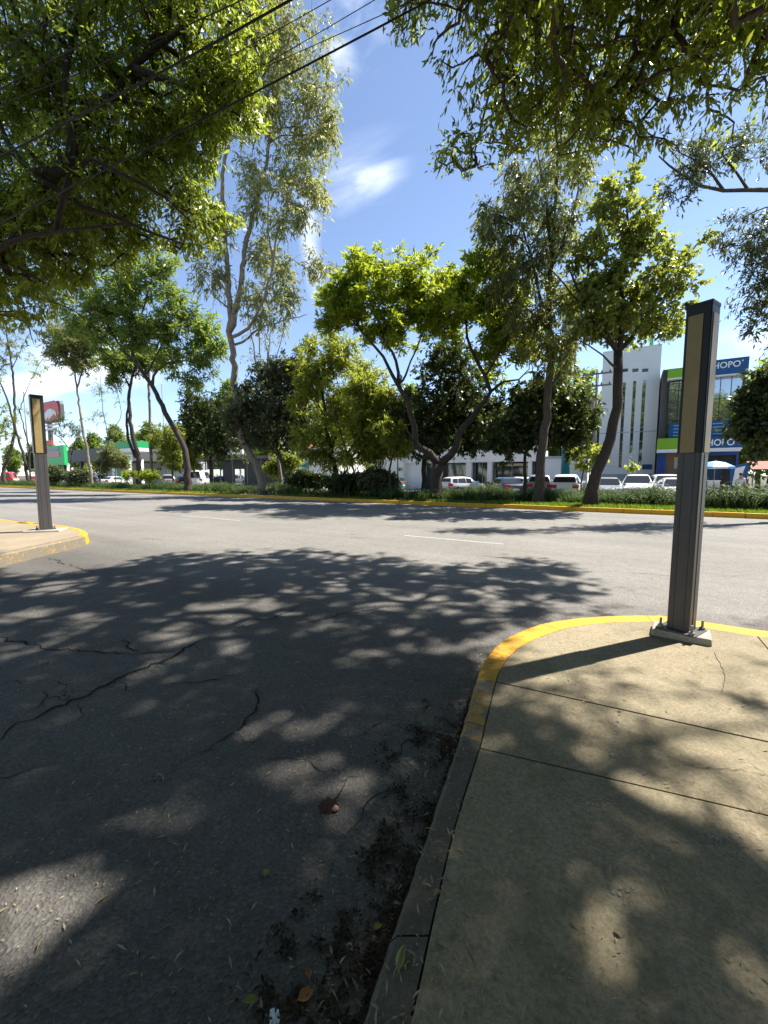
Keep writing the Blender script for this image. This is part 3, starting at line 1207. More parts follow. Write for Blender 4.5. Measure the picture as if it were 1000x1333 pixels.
# where the sun reaches the ground between and beyond the crowns (ground coordinates)
LIT = [ground_ring([(-400, 720), (0, 742), (70, 748), (110, 749), (150, 738), (190, 728), (230, 721), (270, 727), (310, 720), (350, 722), (400, 714), (440, 722),
                    (480, 724), (520, 733), (560, 738), (600, 730), (640, 725), (680, 731), (720, 745), (745, 762), (770, 785), (740, 800),
                    (690, 806), (660, 815), (632, 846), (610, 885), (625, 930), (660, 970), (680, 1005), (700, 1045), (750, 1065), (800, 1085),
                    (850, 1105), (910, 1125), (1000, 1140), (1250, 1170), (1400, 900), (1600, 760), (1600, 640), (-400, 640)])]
PATCH = [(40, 1190, 90, 78, .97), (205, 1080, 44, 24, .95), (150, 1092, 30, 22, .92), (330, 1000, 40, 14, .7), (120, 1035, 20, 8, .3),
         (60, 768, 65, 12, .9), (150, 757, 40, 9, .8), (50, 803, 45, 10, .85), (130, 800, 30, 6, .6), (320, 793, 85, 14, .9), (365, 778, 50, 9, .8), (430, 762, 80, 9, .75),
         (520, 785, 75, 13, .75), (460, 800, 60, 8, .6), (290, 812, 55, 8, .7), (590, 795, 40, 9, .6), (250, 768, 40, 6, .6), (610, 835, 35, 10, .5), (560, 760, 30, 6, .6), (480, 745, 40, 6, .7),
         (360, 930, 30, 12, .9), (335, 955, 40, 17, .85), (412, 945, 32, 17, .95), (395, 1000, 60, 22, .85), (452, 1028, 42, 17, .85),
         (465, 925, 22, 8, .7), (220, 880, 45, 8, .75), (160, 912, 25, 8, .6), (110, 855, 35, 6, .6), (60, 860, 25, 6, .5), (210, 912, 30, 8, .6), (40, 945, 35, 9, .6),
         (300, 870, 30, 6, .6), (340, 1060, 16, 7, .5), (450, 1065, 22, 12, .8), (540, 880, 25, 8, .5), (470, 1010, 20, 8, .5),
         (822, 1062, 28, 26, .9), (800, 1105, 20, 14, .7), (845, 1120, 26, 20, .85), (870, 1085, 30, 14, .7), (960, 1090, 60, 25, .75), (905, 1170, 30, 20, .6), (940, 1215, 36, 24, .75),
         (985, 1160, 30, 30, .6), (985, 1270, 40, 35, .7), (900, 1280, 24, 16, .45), (775, 1080, 14, 10, .7), (780, 1215, 20, 15, .35), (860, 1235, 18, 14, .4), (930, 1130, 20, 12, .6),
         (740, 1040, 20, 10, .5), (770, 1010, 22, 10, .7)]
SHADEBLOB = [(690, 960, 40, 25), (665, 925, 25, 16), (985, 930, 75, 22), (1020, 905, 60, 16), (760, 935, 28, 14), (735, 905, 16, 9), (960, 1000, 40, 8), (920, 850, 0, 0), (985, 822, 60, 6), (700, 960, 40, 12),
             (812, 985, 22, 10), (690, 900, 35, 12)]


_lat = np.random.default_rng(5).uniform(0, 1, (256, 256))


def vnoise(x, y):
    xi, yi = np.floor(x).astype(int), np.floor(y).astype(int)
    fx, fy = x - xi, y - yi
    fx, fy = fx * fx * (3 - 2 * fx), fy * fy * (3 - 2 * fy)
    a, b_, c, d = (_lat[(xi + i) % 256, (yi + j) % 256] for i, j in ((0, 0), (1, 0), (0, 1), (1, 1)))
    return (a * (1 - fx) + b_ * fx) * (1 - fy) + (c * (1 - fx) + d * fx) * fy


def to_ground(P, z=0.0):
    k = (P[:, 2] - z) / SUN[2]
    return P[:, 0] - SUN[0] * k, P[:, 1] - SUN[1] * k


def open_sun(P):
    """sprays whose shade would fall on the ground that lies in full sun beyond the crowns"""
    gx, gy = to_ground(P)
    jx = (vnoise(gx * 1.1, gy * 1.1) - .5) * 1.3 + (vnoise(gx * 3 + 9, gy * 3) - .5) * .7
    jy = (vnoise(gx * 1.1 + 40, gy * 1.1) - .5) * 1.3 + (vnoise(gx * 3 + 70, gy * 3) - .5) * .7
    near = np.clip((gy - 1.5) / 5, 0.25, 1)
    lit = np.zeros(len(P), bool)
    for poly in LIT:
        lit |= in_poly(gx + jx * near, gy + jy * near, poly)
    px, py, zc = proj(np.stack([gx, gy, np.zeros(len(gx))], 1))
    for cx, cy, rx, ry, a in PATCH:
        if a >= .8 and cy > 900:
            lit |= (((px - cx) / rx) ** 2 + ((py - cy) / ry) ** 2 < (.9 if cy > 1000 else .55)) & (zc > .05)
    for cx, cy, rx, ry in SHADEBLOB:
        if rx:
            q = ((px - cx) / rx) ** 2 + ((py - cy) / ry) ** 2
            lit &= ~((q < 1) & (rng.uniform(0, 1, len(P)) < 0.35) & (zc > 0))
    return ~lit


def dapple(P):
    """leaves left after the small gaps that let spots of sun through"""
    gx, gy = to_ground(P)
    px, py, zc = proj(np.stack([gx, gy, np.zeros(len(gx))], 1))
    near = py > 870
    f = np.where(near, 7.5, 5.0)
    nz = 0.65 * vnoise(gx * f, gy * f) + 0.35 * vnoise(gx * f * 2.3 + 31, gy * f * 2.3)
    gone = (nz > np.where(px > 180, .52, .57)) & (py < 870) & (zc > .05)
    gone |= (nz > np.where(px > 560, np.where((px > 740) & (py > 1050), .57, .66), .76)) & (zc > .05)
    for cx, cy, rx, ry, a in PATCH:
        q = ((px - cx) / (rx * 1.2)) ** 2 + ((py - cy) / (ry * 1.2)) ** 2
        gone |= (q < 1) & (zc > 0.05) & (nz > (.62 - .34 * a) + .25 * q * q)
    return ~gone


def view_keep(P, poly, wob=0.0):
    px, py, zc = proj(P)
    inside = (px > -5) & (px < 1005) & (py > -5) & (py < 1340) & (zc > 0)
    jx = (vnoise(px / 28, py / 28) - .5) * wob + (vnoise(px / 9 + 50, py / 9) - .5) * wob * .6
    jy = (vnoise(px / 28 + 90, py / 28) - .5) * wob + (vnoise(px / 9, py / 9 + 60) - .5) * wob * .6
    return ~inside | in_poly(px + jx, py + jy, poly)


def big_tree(name, label, cat, base, limbs, clumps, poly, leaf, kind, bark, seed, shoots, leaves, spread, twig=0.012, use_shadow=True, group=None, lscale=1.0, droop=None, gaps=0.0, seen_gaps=0.3):
    """a crown close to the camera: clumps = [(centre, radii, number)] in metres"""
    global rng
    rng = np.random.default_rng(seed)
    cs, os_ = [], []
    for c, r, n in clumps:
        v = unit(rng.normal(size=(n, 3))) * (rng.uniform(0, 1, (n, 1)) ** 0.4)
        cs.append(np.array(c) + v * np.array(r))
        os_.append(unit(v))
    C, O = np.concatenate(cs), np.concatenate(os_)
    k = view_keep(C, poly, 40.0)
    if use_shadow:
        k &= open_sun(C)
    if gaps:
        ph = rng.uniform(0, 6.28, 6)
        g = np.sin(C[:, 0] * 1.3 + ph[0]) * np.sin(C[:, 1] * 1.5 + ph[1]) * np.sin(C[:, 2] * 1.7 + ph[2]) + 0.6 * np.sin(C[:, 0] * 2.9 + ph[3]) * np.sin(C[:, 1] * 3.1 + ph[4]) * np.sin(C[:, 2] * 2.7 + ph[5])
        fx, fy, fz = proj(C)
        seen = (fx > 0) & (fx < 1000) & (fy > 0) & (fz > 0)
        k &= g > np.where(seen, -seen_gaps, -gaps)
    C, O = C[k], O[k]
    root = empty(name, base)
    tag(root, label, cat, group)
    mb = grow(limbs, C, 0.3, twig, origin=base, pathk=0.15)
    mb.build('trunk', bark, root, smooth=True)

    def keep(P):
        kk = view_keep(P, poly, 70.0)
        if use_shadow:
            kk &= dapple(P)
        return kk
    V, rnd = sprays(C, O, shoots, leaves, spread, kind, droop, lscale, keep=keep)
    quads_mesh('crown', V - np.array(base), rnd, leaf, root)
    print(label, 'clusters', len(C), 'leaves', len(V))
    return root


V3 = lambda *a: np.array(a, float)
RIGHT_POLY = [(508, -300), (505, 10), (522, 40), (548, 62), (568, 85), (570, 100), (556, 122), (562, 140), (558, 165), (552, 185), (570, 200), (566, 232), (582, 246), (604, 228), (620, 215), (624, 185),
              (634, 178), (642, 200), (660, 196), (688, 190), (700, 180), (716, 186), (730, 190), (738, 205), (756, 215), (770, 222), (782, 205), (795, 180),
              (812, 178), (834, 205), (850, 200), (870, 185), (892, 205), (915, 215), (932, 226), (955, 205), (975, 215), (1010, 190), (1010, -300)]
LEFT_POLY = [(-300, -300), (372, -300), (366, 0), (350, 50), (356, 105), (334, 140), (346, 178), (326, 205), (300, 212), (268, 220), (258, 238), (285, 252), (322, 272), (328, 300), (300, 318),
             (262, 325), (240, 352), (214, 350), (195, 338), (168, 350), (136, 362), (112, 392), (100, 412), (60, 425), (36, 440), (-300, 450)]

big_tree('ash_tree', 'big ash tree whose drooping green leaves hang into the top right corner', 'tree', (7.4, 0.9, 0.12),
         [([V3(7.4, 0.9, 0), V3(7.1, 0.9, 2.0), V3(6.2, 1.0, 4.0), V3(5.0, 1.7, 5.6)], 0.34, 0.25),
          ([V3(5.0, 1.7, 5.6), V3(3.2, 2.4, 7.0), V3(2.2, 4.4, 9.0), V3(2.2, 7.4, 10.6), V3(2.0, 9.6, 11.6)], 0.19, 0.05),
          ([V3(2.2, 4.4, 9.0), V3(4.2, 7.4, 10.8), V3(5.6, 9.2, 11.8), V3(7.0, 10.2, 12.4)], 0.13, 0.04),
          ([V3(5.0, 1.7, 5.6), V3(3.6, 2.2, 7.4), V3(1.6, 3.2, 9.6), V3(-0.4, 4.0, 11.0)], 0.17, 0.05),
          ([V3(7.1, 0.9, 2.0), V3(8.4, 1.0, 5.0), V3(10.4, 2.0, 8.4), V3(11.6, 3.4, 10.6)], 0.16, 0.05),
          ([V3(3.2, 2.4, 7.0), V3(4.0, 3.8, 10.0), V3(4.8, 5.8, 13.4)], 0.14, 0.05),
          ([V3(4.2, 7.4, 10.8), V3(5.4, 9.4, 10.8), V3(5.8, 10.8, 10.2)], 0.07, 0.03),
          ([V3(2.2, 7.4, 10.6), V3(2.4, 9.4, 10.4), V3(2.2, 10.4, 9.4)], 0.06, 0.02)],
         [((4.4, 6.6, 12.2), (8.4, 6.4, 3.4), 4600), ((3.6, 9.6, 10.4), (3.4, 2.2, 2.4), 900), ((6.8, 9.0, 10.8), (3.0, 2.6, 2.4), 600),
          ((9.0, 4.0, 11.0), (5.0, 4.0, 3.2), 700), ((2.0, 10.4, 9.6), (1.3, 1.0, 1.7), 420), ((1.4, 10.0, 12.2), (1.7, 1.5, 2.4), 520), ((3.0, 1.0, 10.0), (7.0, 4.0, 2.4), 1500)],
         RIGHT_POLY, M['leaf_ash'], 'ash', M['bark_mid'], 11, 7, 7, 0.5, gaps=1.0, seen_gaps=0.2, lscale=.78)

big_tree('ash_tree', 'big yellowing tree over the left sidewalk with dark limbs at the top left', 'tree', (-12.2, 9.3, 0.2),
         [([V3(-12.2, 9.3, 0), V3(-12.0, 9.2, 2.5), V3(-11.3, 9.0, 5.0), D(-40, 345, 8.8), D(0, 298, 9.4), D(60, 238, 9.6), D(95, 190, 9.7), D(130, 140, 9.8), D(175, 90, 9.9), D(235, 40, 9.4)], 0.30, 0.05),
          ([D(-40, 345, 8.8), D(10, 318, 8.5), D(70, 302, 8.4), D(120, 296, 8.4), D(165, 292, 8.6)], 0.07, 0.02),
          ([D(60, 238, 8.5), D(120, 210, 8.4), D(180, 235, 8.5), D(215, 257, 8.6), D(250, 288, 8.8)], 0.06, 0.02),
          ([D(95, 190, 8.6), D(85, 120, 9.0), D(95, 40, 9.6), D(120, -40, 10)], 0.09, 0.03),
          ([D(60, 238, 8.5), D(20, 200, 8.8), D(-20, 120, 9.4)], 0.08, 0.03),
          ([D(175, 90, 9.0), D(230, 105, 9.2), D(290, 150, 9.4)], 0.08, 0.03),
          ([D(-40, 345, 8.8), D(20, 350, 8.8), D(60, 372, 9.2)], 0.06, 0.02),
          ([D(40, 258, 8.5), D(110, 270, 8.7), D(190, 300, 9.0), D(240, 320, 9.4)], 0.07, 0.02)],
         [(D(180, 90, 10.4), (3.4, 2.2, 3.2), 620), (D(60, 120, 10.4), (3.4, 2.4, 3.6), 620), (D(250, 60, 10.6), (2.2, 1.8, 2.4), 300), (D(130, 260, 10.2), (2.8, 1.9, 2.0), 380),
          (D(270, 290, 9.8), (1.1, 1.0, 0.7), 120), (D(40, 350, 10.2), (2.4, 1.8, 1.8), 330), (D(-120, 150, 10.4), (3.0, 2.6, 4.5), 240), (D(290, 160, 10.0), (1.2, 1.2, 1.3), 200), (D(180, -120, 11), (3.5, 2.5, 2.5), 250)],
         LEFT_POLY, M['leaf_left'], 'ash', M['bark_dark'], 12, 7, 7, 0.52, use_shadow=False, gaps=0.6, lscale=.76, seen_gaps=0.13)

# three unseen trees added outside the view to block sky light over the foreground
for nm_, bx, by, cx_, cy_, sd_ in (('unseen broad ash tree added behind the camera to darken the near sidewalk', 5.2, -6.5, 3.0, -6.0, 21), ('unseen broad ash tree added left behind the camera to block sky light', -11.5, -3.0, -8.5, -2.5, 22), ('unseen ash tree added beyond the right edge to block sky light', 13.0, -2.5, 12.0, -2.5, 23)):
    big_tree('ash_tree', nm_, 'tree', (bx, by, 0.12),
             [([V3(bx, by, 0), V3(bx * .98, by, 2.5), V3(cx_ * .4 + bx * .6, by, 5)], .33, .25), ([V3(cx_ * .4 + bx * .6, by, 5), V3(cx_, cy_ + 1.5, 7.5), V3(cx_ - 1, cy_ + 3, 9)], .2, .05),
              ([V3(cx_ * .4 + bx * .6, by, 5), V3(cx_ + 1, cy_ - 2, 8), V3(cx_ + 2, cy_ - 4, 9.5)], .2, .05), ([V3(cx_ * .4 + bx * .6, by, 5), V3(cx_ - 3, cy_, 8), V3(cx_ - 5, cy_ + .5, 9.5)], .18, .05)],
             [((cx_, cy_, 9.5), (7.5, 5.5, 3.2), 750), ((cx_, cy_ - 5, 7), (8, 4, 4), 350), ((cx_, cy_ - 2.0, 4.2), (6.5, 2.5, 3.0), 420)], [(-9999, -9999), (-9998, -9999), (-9998, -9998)], M['leaf_ash'], 'ash', M['bark_mid'], sd_, 5, 5, .8, use_shadow=False, lscale=2.2)

# ------------------------------------------------------------------ trees of the median and beyond
GM = 'trees along the planted median'
tree('eucalyptus_tree', 'tallest pale eucalyptus with leaning trunk and two bare upright stems', 'tree', 345, 22.0,
     [([(338, 612), (328, 594), (314, 568), (307, 520), (303, 460), (301, 432), (298, 380), (294, 320), (290, 250), (294, 195), (303, 130), (312, 60), (318, 10)], .34, .05),
      ([(302, 432), (311, 385), (319, 330, .5), (328, 285, .5), (345, 225, .8), (352, 165, .8), (360, 100, 1), (366, 30, 1)], .24, .05),
      ([(304, 440), (330, 418, -1), (354, 352, -1.5), (349, 300, -1.5), (349, 262, -1.5)], .13, .04),
      ([(354, 352, -1.5), (362, 300, -2), (372, 270, -2), (390, 225, -2)], .08, .03),
      ([(309, 452), (337, 428, 1), (370, 417, 1), (400, 410, 1)], .10, .03),
      ([(351, 183, .8), (366, 166, .5), (385, 164, .5), (402, 150, .5)], .07, .03),
      ([(350, 186, .8), (366, 177, 1), (388, 176, 1), (413, 178, 1)], .07, .03),
      ([(296, 370), (275, 352, 1), (258, 348, 1)], .08, .03), ([(298, 400), (278, 385, -1), (262, 355, -1)], .06, .02)],
     [(378, 60, 1, 48, 55), (412, 140, 1, 30, 42), (335, 40, 0, 42, 55), (345, 125, 0, 38, 32), (402, 185, 1, 34, 24), (430, 170, 1, 12, 22), (372, 215, 1, 22, 26), (405, 235, 0, 22, 24),
      (385, 265, -1, 34, 24), (415, 255, -1, 14, 12), (330, 225, 0, 20, 24), (362, 290, -2, 18, 18), (400, 342, 0, 30, 12), (350, 395, 0, 36, 28), (372, 365, 0, 22, 22), (305, 120, 0, 26, 46),
      (285, 300, 0, 16, 34), (275, 360, 0, 24, 24), (420, 340, 0, 10, 8), (345, 330, 1, 20, 30), (330, 265, 0, 14, 20)],
     M['leaf_euc'], 'euc', M['bark_pale'], 900, 7, 7, 0.9, gaps=.5, twig=.009, group=GM, lscale=1.4)
tree('eucalyptus_tree', 'thin bare pale tree with broomlike upright stems beside tallest eucalyptus', 'tree', 366, 24.5,
     [([(362, 590), (352, 550), (340, 505), (330, 450), (322, 400), (320, 370)], .15, .03), ([(352, 550), (350, 480), (352, 430), (356, 395)], .09, .02),
      ([(340, 505), (338, 440), (340, 400), (344, 365)], .08, .02), ([(345, 520), (362, 460), (372, 415), (378, 390)], .06, .02), ([(350, 500), (345, 440), (333, 385)], .06, .02)],
     [(340, 480, 0, 30, 22), (355, 440, 0, 20, 25), (330, 430, 0, 15, 25), (345, 500, 0, 30, 15), (372, 430, 0, 12, 15)],
     M['leaf_euc'], 'euc', M['bark_pale'], 75, 4, 5, 0.8, twig=.012, group=GM)
tree('jacaranda_tree', 'bright yellow-green jacaranda with forked dark trunk, in the middle of the median', 'tree', 568, 21.6,
     [([(570, 628), (571, 606)], .36, .33),
      ([(571, 606), (558, 590), (541, 580), (540, 552), (530, 525), (518, 502), (506, 480), (499, 464), (484, 446), (469, 430)], .24, .06),
      ([(518, 502), (516, 470), (499, 438), (505, 420), (510, 408), (512, 385)], .11, .03),
      ([(499, 464), (480, 440, 1), (470, 415, 1), (462, 390, 1)], .07, .03),
      ([(520, 505), (535, 470, 1), (548, 440, 1), (560, 410, 1)], .08, .03),
      ([(571, 606), (585, 592), (597, 582), (597, 566), (612, 545), (624, 530), (640, 509), (631, 490), (621, 473), (612, 452), (608, 438), (606, 410)], .24, .05),
      ([(640, 509), (656, 498), (675, 493), (690, 480)], .09, .03), ([(621, 473), (630, 440, 1), (640, 410, 1), (645, 380, 1)], .08, .03),
      ([(634, 495), (645, 465, -1), (660, 440, -1), (668, 415, -1)], .07, .03), ([(541, 580), (530, 560, -1), (520, 540, -1.5)], .06, .03)],
     [(438, 388, 0, 24, 16), (430, 410, 0, 14, 12), (448, 368, 0, 16, 10), (470, 362, 0, 22, 22), (490, 345, 0, 28, 12), (478, 395, 0, 30, 14), (512, 368, 0, 24, 18), (540, 365, 0, 18, 24), (505, 398, 0, 24, 10), (455, 412, 0, 20, 9),
      (548, 392, 0, 26, 16), (575, 388, 0, 22, 14), (608, 362, 0, 22, 20), (625, 352, 0, 22, 14), (600, 395, 0, 26, 14), (640, 375, 0, 26, 20), (650, 405, 0, 26, 16), (668, 388, 0, 16, 16),
      (630, 425, 0, 26, 14), (660, 440, -.5, 24, 14), (676, 425, 0, 14, 14), (675, 465, 0, 18, 12), (520, 440, 1, 28, 12), (585, 425, 1, 24, 10), (640, 455, 0, 22, 10), (690, 450, 0, 12, 12), (560, 415, 0, 22, 16), (530, 425, 1, 22, 14), (478, 430, 1, 22, 12), (585, 405, -1, 20, 18), (500, 420, -1, 20, 14), (655, 480, 1, 20, 12), (450, 395, 1, 24, 16), (570, 372, 1, 16, 14), (430, 425, 1, 14, 10)],
     M['leaf_jac'], 'jac', M['bark_dark'], 900, 9, 9, 0.52, gaps=.24, twig=.011, group=GM, thick=2.0, shell=.4, flat=.6)
tree('ficus_tree', 'dense dark evergreen behind the forked jacaranda trunk', 'tree', 552, 24.8,
     [([(552, 612), (554, 585), (560, 545), (572, 505), (580, 470)], .2, .05), ([(554, 585), (538, 560), (524, 540)], .1, .03), ([(558, 560), (590, 540), (615, 545)], .1, .03)],
     [(550, 540, 0, 36, 42), (590, 505, 0, 40, 48), (522, 545, 0, 22, 36), (615, 545, 0, 32, 34), (582, 468, 0, 34, 24), (560, 578, 0, 44, 16), (530, 580, 0, 20, 14), (612, 580, 0, 24, 12), (600, 540, 0, 40, 36), (640, 530, 0, 16, 22), (505, 580, 0, 12, 14)],
     M['leaf_ficus'], 'ficus', M['bark_dark'], 620, 7, 8, 0.55, gaps=1.2, group=GM, thick=1.0)
tree('eucalyptus_tree', 'tall olive eucalyptus with straight dark trunk right of the jacaranda', 'tree', 702, 22.2,
     [([(703, 615), (706, 592), (711, 545), (714, 510), (717, 456), (716, 400), (718, 340), (722, 280), (726, 225), (728, 180)], .27, .05),
      ([(716, 420), (700, 380), (690, 330), (676, 280), (662, 250)], .1, .03), ([(717, 350), (735, 310), (748, 270), (755, 230)], .09, .03), ([(718, 330), (712, 280), (705, 230), (700, 195)], .08, .03),
      ([(714, 505), (735, 475), (752, 450)], .08, .03), ([(716, 430), (690, 405), (668, 390)], .07, .02)],
     [(722, 190, 0, 34, 24), (690, 225, 0, 32, 28), (655, 262, 0, 28, 20), (640, 285, 0, 18, 24), (705, 275, 0, 36, 30), (655, 312, 0, 26, 24), (742, 240, 0, 24, 28), (690, 340, 0, 34, 26), (660, 355, 0, 20, 20), (728, 315, 0, 28, 30),
      (702, 392, 0, 34, 24), (742, 385, 0, 18, 26), (700, 440, 0, 30, 22), (740, 440, 0, 26, 16), (680, 415, 0, 22, 20), (725, 478, 0, 24, 12), (755, 200, 0, 16, 16)],
     M['leaf_euc_dark'], 'euc', M['bark_mid'], 520, 7, 7, 0.8, gaps=.24, thick=1.3, twig=.009, group=GM, lscale=1.2)
tree('ficus_tree', 'low dark evergreen with thin trunk in front of the white showroom', 'tree', 684, 23.6,
     [([(683, 612), (683, 592), (688, 570), (694, 540), (700, 515)], .12, .04), ([(683, 596), (672, 578), (662, 568)], .06, .03), ([(684, 588), (700, 572), (720, 560)], .06, .03)],
     [(688, 548, 0, 36, 34), (722, 540, 0, 32, 36), (662, 568, 0, 22, 22), (748, 555, 0, 24, 28), (700, 568, 0, 32, 12), (738, 520, 0, 20, 18), (690, 515, 0, 28, 20), (648, 576, 0, 12, 10)],
     M['leaf_ficus'], 'ficus', M['bark_dark'], 430, 7, 8, 0.5, gaps=1.2, group=GM)
tree('poplar_tree', 'crooked dark trunk tree with rounded leaves standing in the bright lawn', 'tree', 770, 21.3,
     [([(771, 640), (778, 615), (789, 593), (795, 572), (797, 550), (804, 530), (803, 506), (805, 480), (807, 460)], .27, .19),
      ([(807, 460), (795, 446), (780, 430), (766, 408), (752, 375), (738, 345)], .13, .03), ([(807, 460), (807, 430), (810, 390), (814, 340), (817, 290), (818, 250)], .14, .03),
      ([(807, 460), (818, 445), (832, 425), (848, 395), (868, 350), (884, 325)], .11, .03), ([(800, 480), (785, 460, -1), (765, 448, -1), (745, 440, -1)], .06, .02), ([(766, 408), (735, 370), (712, 345), (700, 330)], .05, .02)],
     [(790, 418, 0, 34, 28), (828, 402, 0, 36, 34), (850, 360, 0, 24, 28), (802, 358, 0, 36, 30), (765, 378, 0, 28, 26), (818, 300, 0, 30, 32), (792, 270, 0, 20, 24), (772, 318, 0, 24, 24), (892, 335, 0, 10, 18), (870, 395, 0, 22, 22),
      (845, 425, 0, 20, 14), (745, 425, 0, 24, 18), (838, 258, 0, 12, 16), (845, 310, 0, 14, 20), (735, 350, 0, 16, 16), (880, 420, 0, 12, 10), (820, 240, 0, 12, 14)],
     M['leaf_pop'], 'pop', M['bark_dark'], 540, 7, 8, 0.54, gaps=.22, twig=.008, group=GM, thick=1.5)
tree('sapling_tree', 'pale yellow-green sapling between the crooked tree and the teal post', 'tree', 759, 28.5,
     [([(758, 620), (764, 600), (772, 580)], .06, .02), ([(764, 600), (785, 606), (815, 610)], .03, .01), ([(762, 605), (750, 588), (748, 578)], .03, .01)],
     [(765, 585, 0, 18, 10), (750, 590, 0, 10, 8), (782, 592, 0, 14, 7), (805, 606, 0, 14, 4), (825, 606, 0, 12, 3), (760, 602, 0, 10, 6)],
     M['leaf_lime'], 'pop', M['bark_mid'], 70, 5, 6, 0.4, twig=.007, group=GM)
tree('jacaranda_tree', 'leaning feathery tree with curved dark trunk on the left of the median', 'tree', 245, 21.5,
     [([(244, 612), (240, 585), (231, 565), (220, 545), (207, 520), (195, 497), (184, 482), (175, 470), (172, 440), (166, 400), (160, 365)], .33, .06),
      ([(197, 500), (205, 482), (222, 472), (242, 470), (262, 476)], .12, .04), ([(180, 476), (160, 455), (146, 435), (136, 415)], .11, .03), ([(172, 440), (186, 405), (195, 370), (200, 350)], .1, .03),
      ([(175, 468), (150, 468), (125, 462)], .08, .03), ([(190, 490), (210, 450), (230, 425), (245, 405)], .09, .03)],
     [(180, 370, 0, 38, 26), (142, 395, 0, 34, 28), (228, 425, 0, 40, 24), (262, 450, 0, 28, 16), (180, 415, 0, 44, 24), (222, 465, 0, 36, 16), (120, 360, 0, 28, 22), (155, 445, 0, 30, 18), (275, 480, 0, 18, 9), (105, 405, 0, 22, 20),
      (205, 345, 0, 26, 16), (220, 385, 0, 26, 22), (285, 455, 0, 14, 12), (240, 500, 0, 26, 10), (195, 440, 0, 34, 18), (275, 460, 0, 26, 18), (255, 420, 0, 24, 20), (150, 350, 0, 30, 22), (120, 430, 0, 30, 18), (90, 385, 0, 22, 20)],
     M['leaf_fern'], 'fern', M['bark_dark'], 560, 8, 7, 0.75, gaps=.35, twig=.012, group=GM, flat=.7, lscale=1.15)
tree('ficus_tree', 'bushy grey-green tree in front of the tallest eucalyptus', 'tree', 372, 22.9,
     [([(370, 612), (362, 590), (356, 560), (352, 530), (350, 505)], .14, .05), ([(362, 590), (380, 560), (388, 530)], .08, .03), ([(358, 570), (335, 555), (325, 545)], .07, .03)],
     [(345, 515, 0, 36, 32), (382, 505, 0, 26, 34), (330, 540, 0, 28, 24), (372, 545, 0, 32, 24), (355, 488, 0, 22, 14), (318, 525, 0, 16, 16), (398, 475, 0, 14, 22), (360, 572, 0, 36, 14), (398, 545, 0, 18, 24), (322, 570, 0, 22, 12), (310, 545, 0, 16, 22), (370, 480, 0, 24, 18)],
     M['leaf_grey'], 'ficus', M['bark_mid'], 620, 7, 8, 0.55, gaps=1.0, twig=.011, group=GM)
tree('ficus_tree', 'nearly black evergreen behind the leaning feathery trunk', 'tree', 275, 29.5,
     [([(275, 606), (274, 580), (272, 550), (270, 525)], .25, .06)],
     [(250, 545, 0, 20, 24), (278, 540, 0, 28, 30), (300, 560, 0, 20, 24), (265, 575, 0, 30, 20), (290, 585, 0, 26, 16), (240, 580, 0, 18, 20), (310, 535, 0, 18, 20), (255, 520, 0, 20, 16)],
     M['leaf_ficus'], 'ficus', M['bark_dark'], 420, 6, 7, 0.7, gaps=1.2, twig=.012, group=GM, lscale=1.3)
tree('ash_tree', 'yellow-green leafy tree with stout dark trunk left of the jacaranda', 'tree', 436, 22.8,
     [([(436, 614), (434, 596), (428, 572), (424, 545), (420, 510), (418, 480)], .25, .06), ([(434, 602), (418, 594), (400, 586), (392, 574)], .10, .03), ([(430, 580), (445, 555), (452, 525), (456, 500)], .09, .03), ([(424, 545), (408, 515), (402, 490)], .07, .03)],
     [(420, 480, 0, 32, 30), (445, 460, 0, 24, 22), (405, 530, 0, 26, 28), (450, 510, 0, 30, 30), (425, 550, 0, 36, 28), (465, 545, 0, 26, 24), (400, 570, 0, 20, 14), (445, 580, 0, 34, 12), (395, 500, 0, 14, 20), (428, 448, 0, 16, 12), (415, 590, 0, 26, 14), (450, 596, 0, 28, 10), (410, 450, 1, 20, 16), (470, 490, 1, 22, 24)],
     M['leaf_lime'], 'fine', M['bark_dark'], 500, 7, 9, 0.65, gaps=.26, twig=.010, group=GM, lscale=1.9)
tree('ash_tree', 'slim yellow-green tree with thin slanting trunk beside stout dark trunk', 'tree', 466, 22.2,
     [([(461, 612), (452, 590), (442, 560), (434, 535), (426, 510)], .09, .03), ([(452, 590), (470, 560), (484, 530)], .06, .02)],
     [(480, 520, 0, 24, 26), (495, 550, 0, 18, 24), (470, 560, 0, 22, 20), (488, 585, 0, 24, 14), (462, 590, 0, 20, 9), (500, 520, 0, 16, 22), (472, 500, 0, 20, 18)],
     M['leaf_lime'], 'fine', M['bark_dark'], 330, 7, 8, 0.6, gaps=.9, twig=.009, group=GM, lscale=1.8)
tree('ash_tree', 'small tree with crooked thin trunk between slanting tree and jacaranda', 'tree', 508, 21.9,
     [([(508, 614), (509, 600), (513, 585), (522, 572), (528, 562)], .09, .04), ([(513, 585), (505, 570), (500, 555)], .05, .02)],
     [(520, 582, 0, 14, 10), (505, 560, 0, 18, 18), (530, 572, 0, 12, 8), (494, 580, 0, 12, 12)],
     M['leaf_lime'], 'fine', M['bark_dark'], 90, 6, 8, 0.45, twig=.008, group=GM, lscale=1.6)
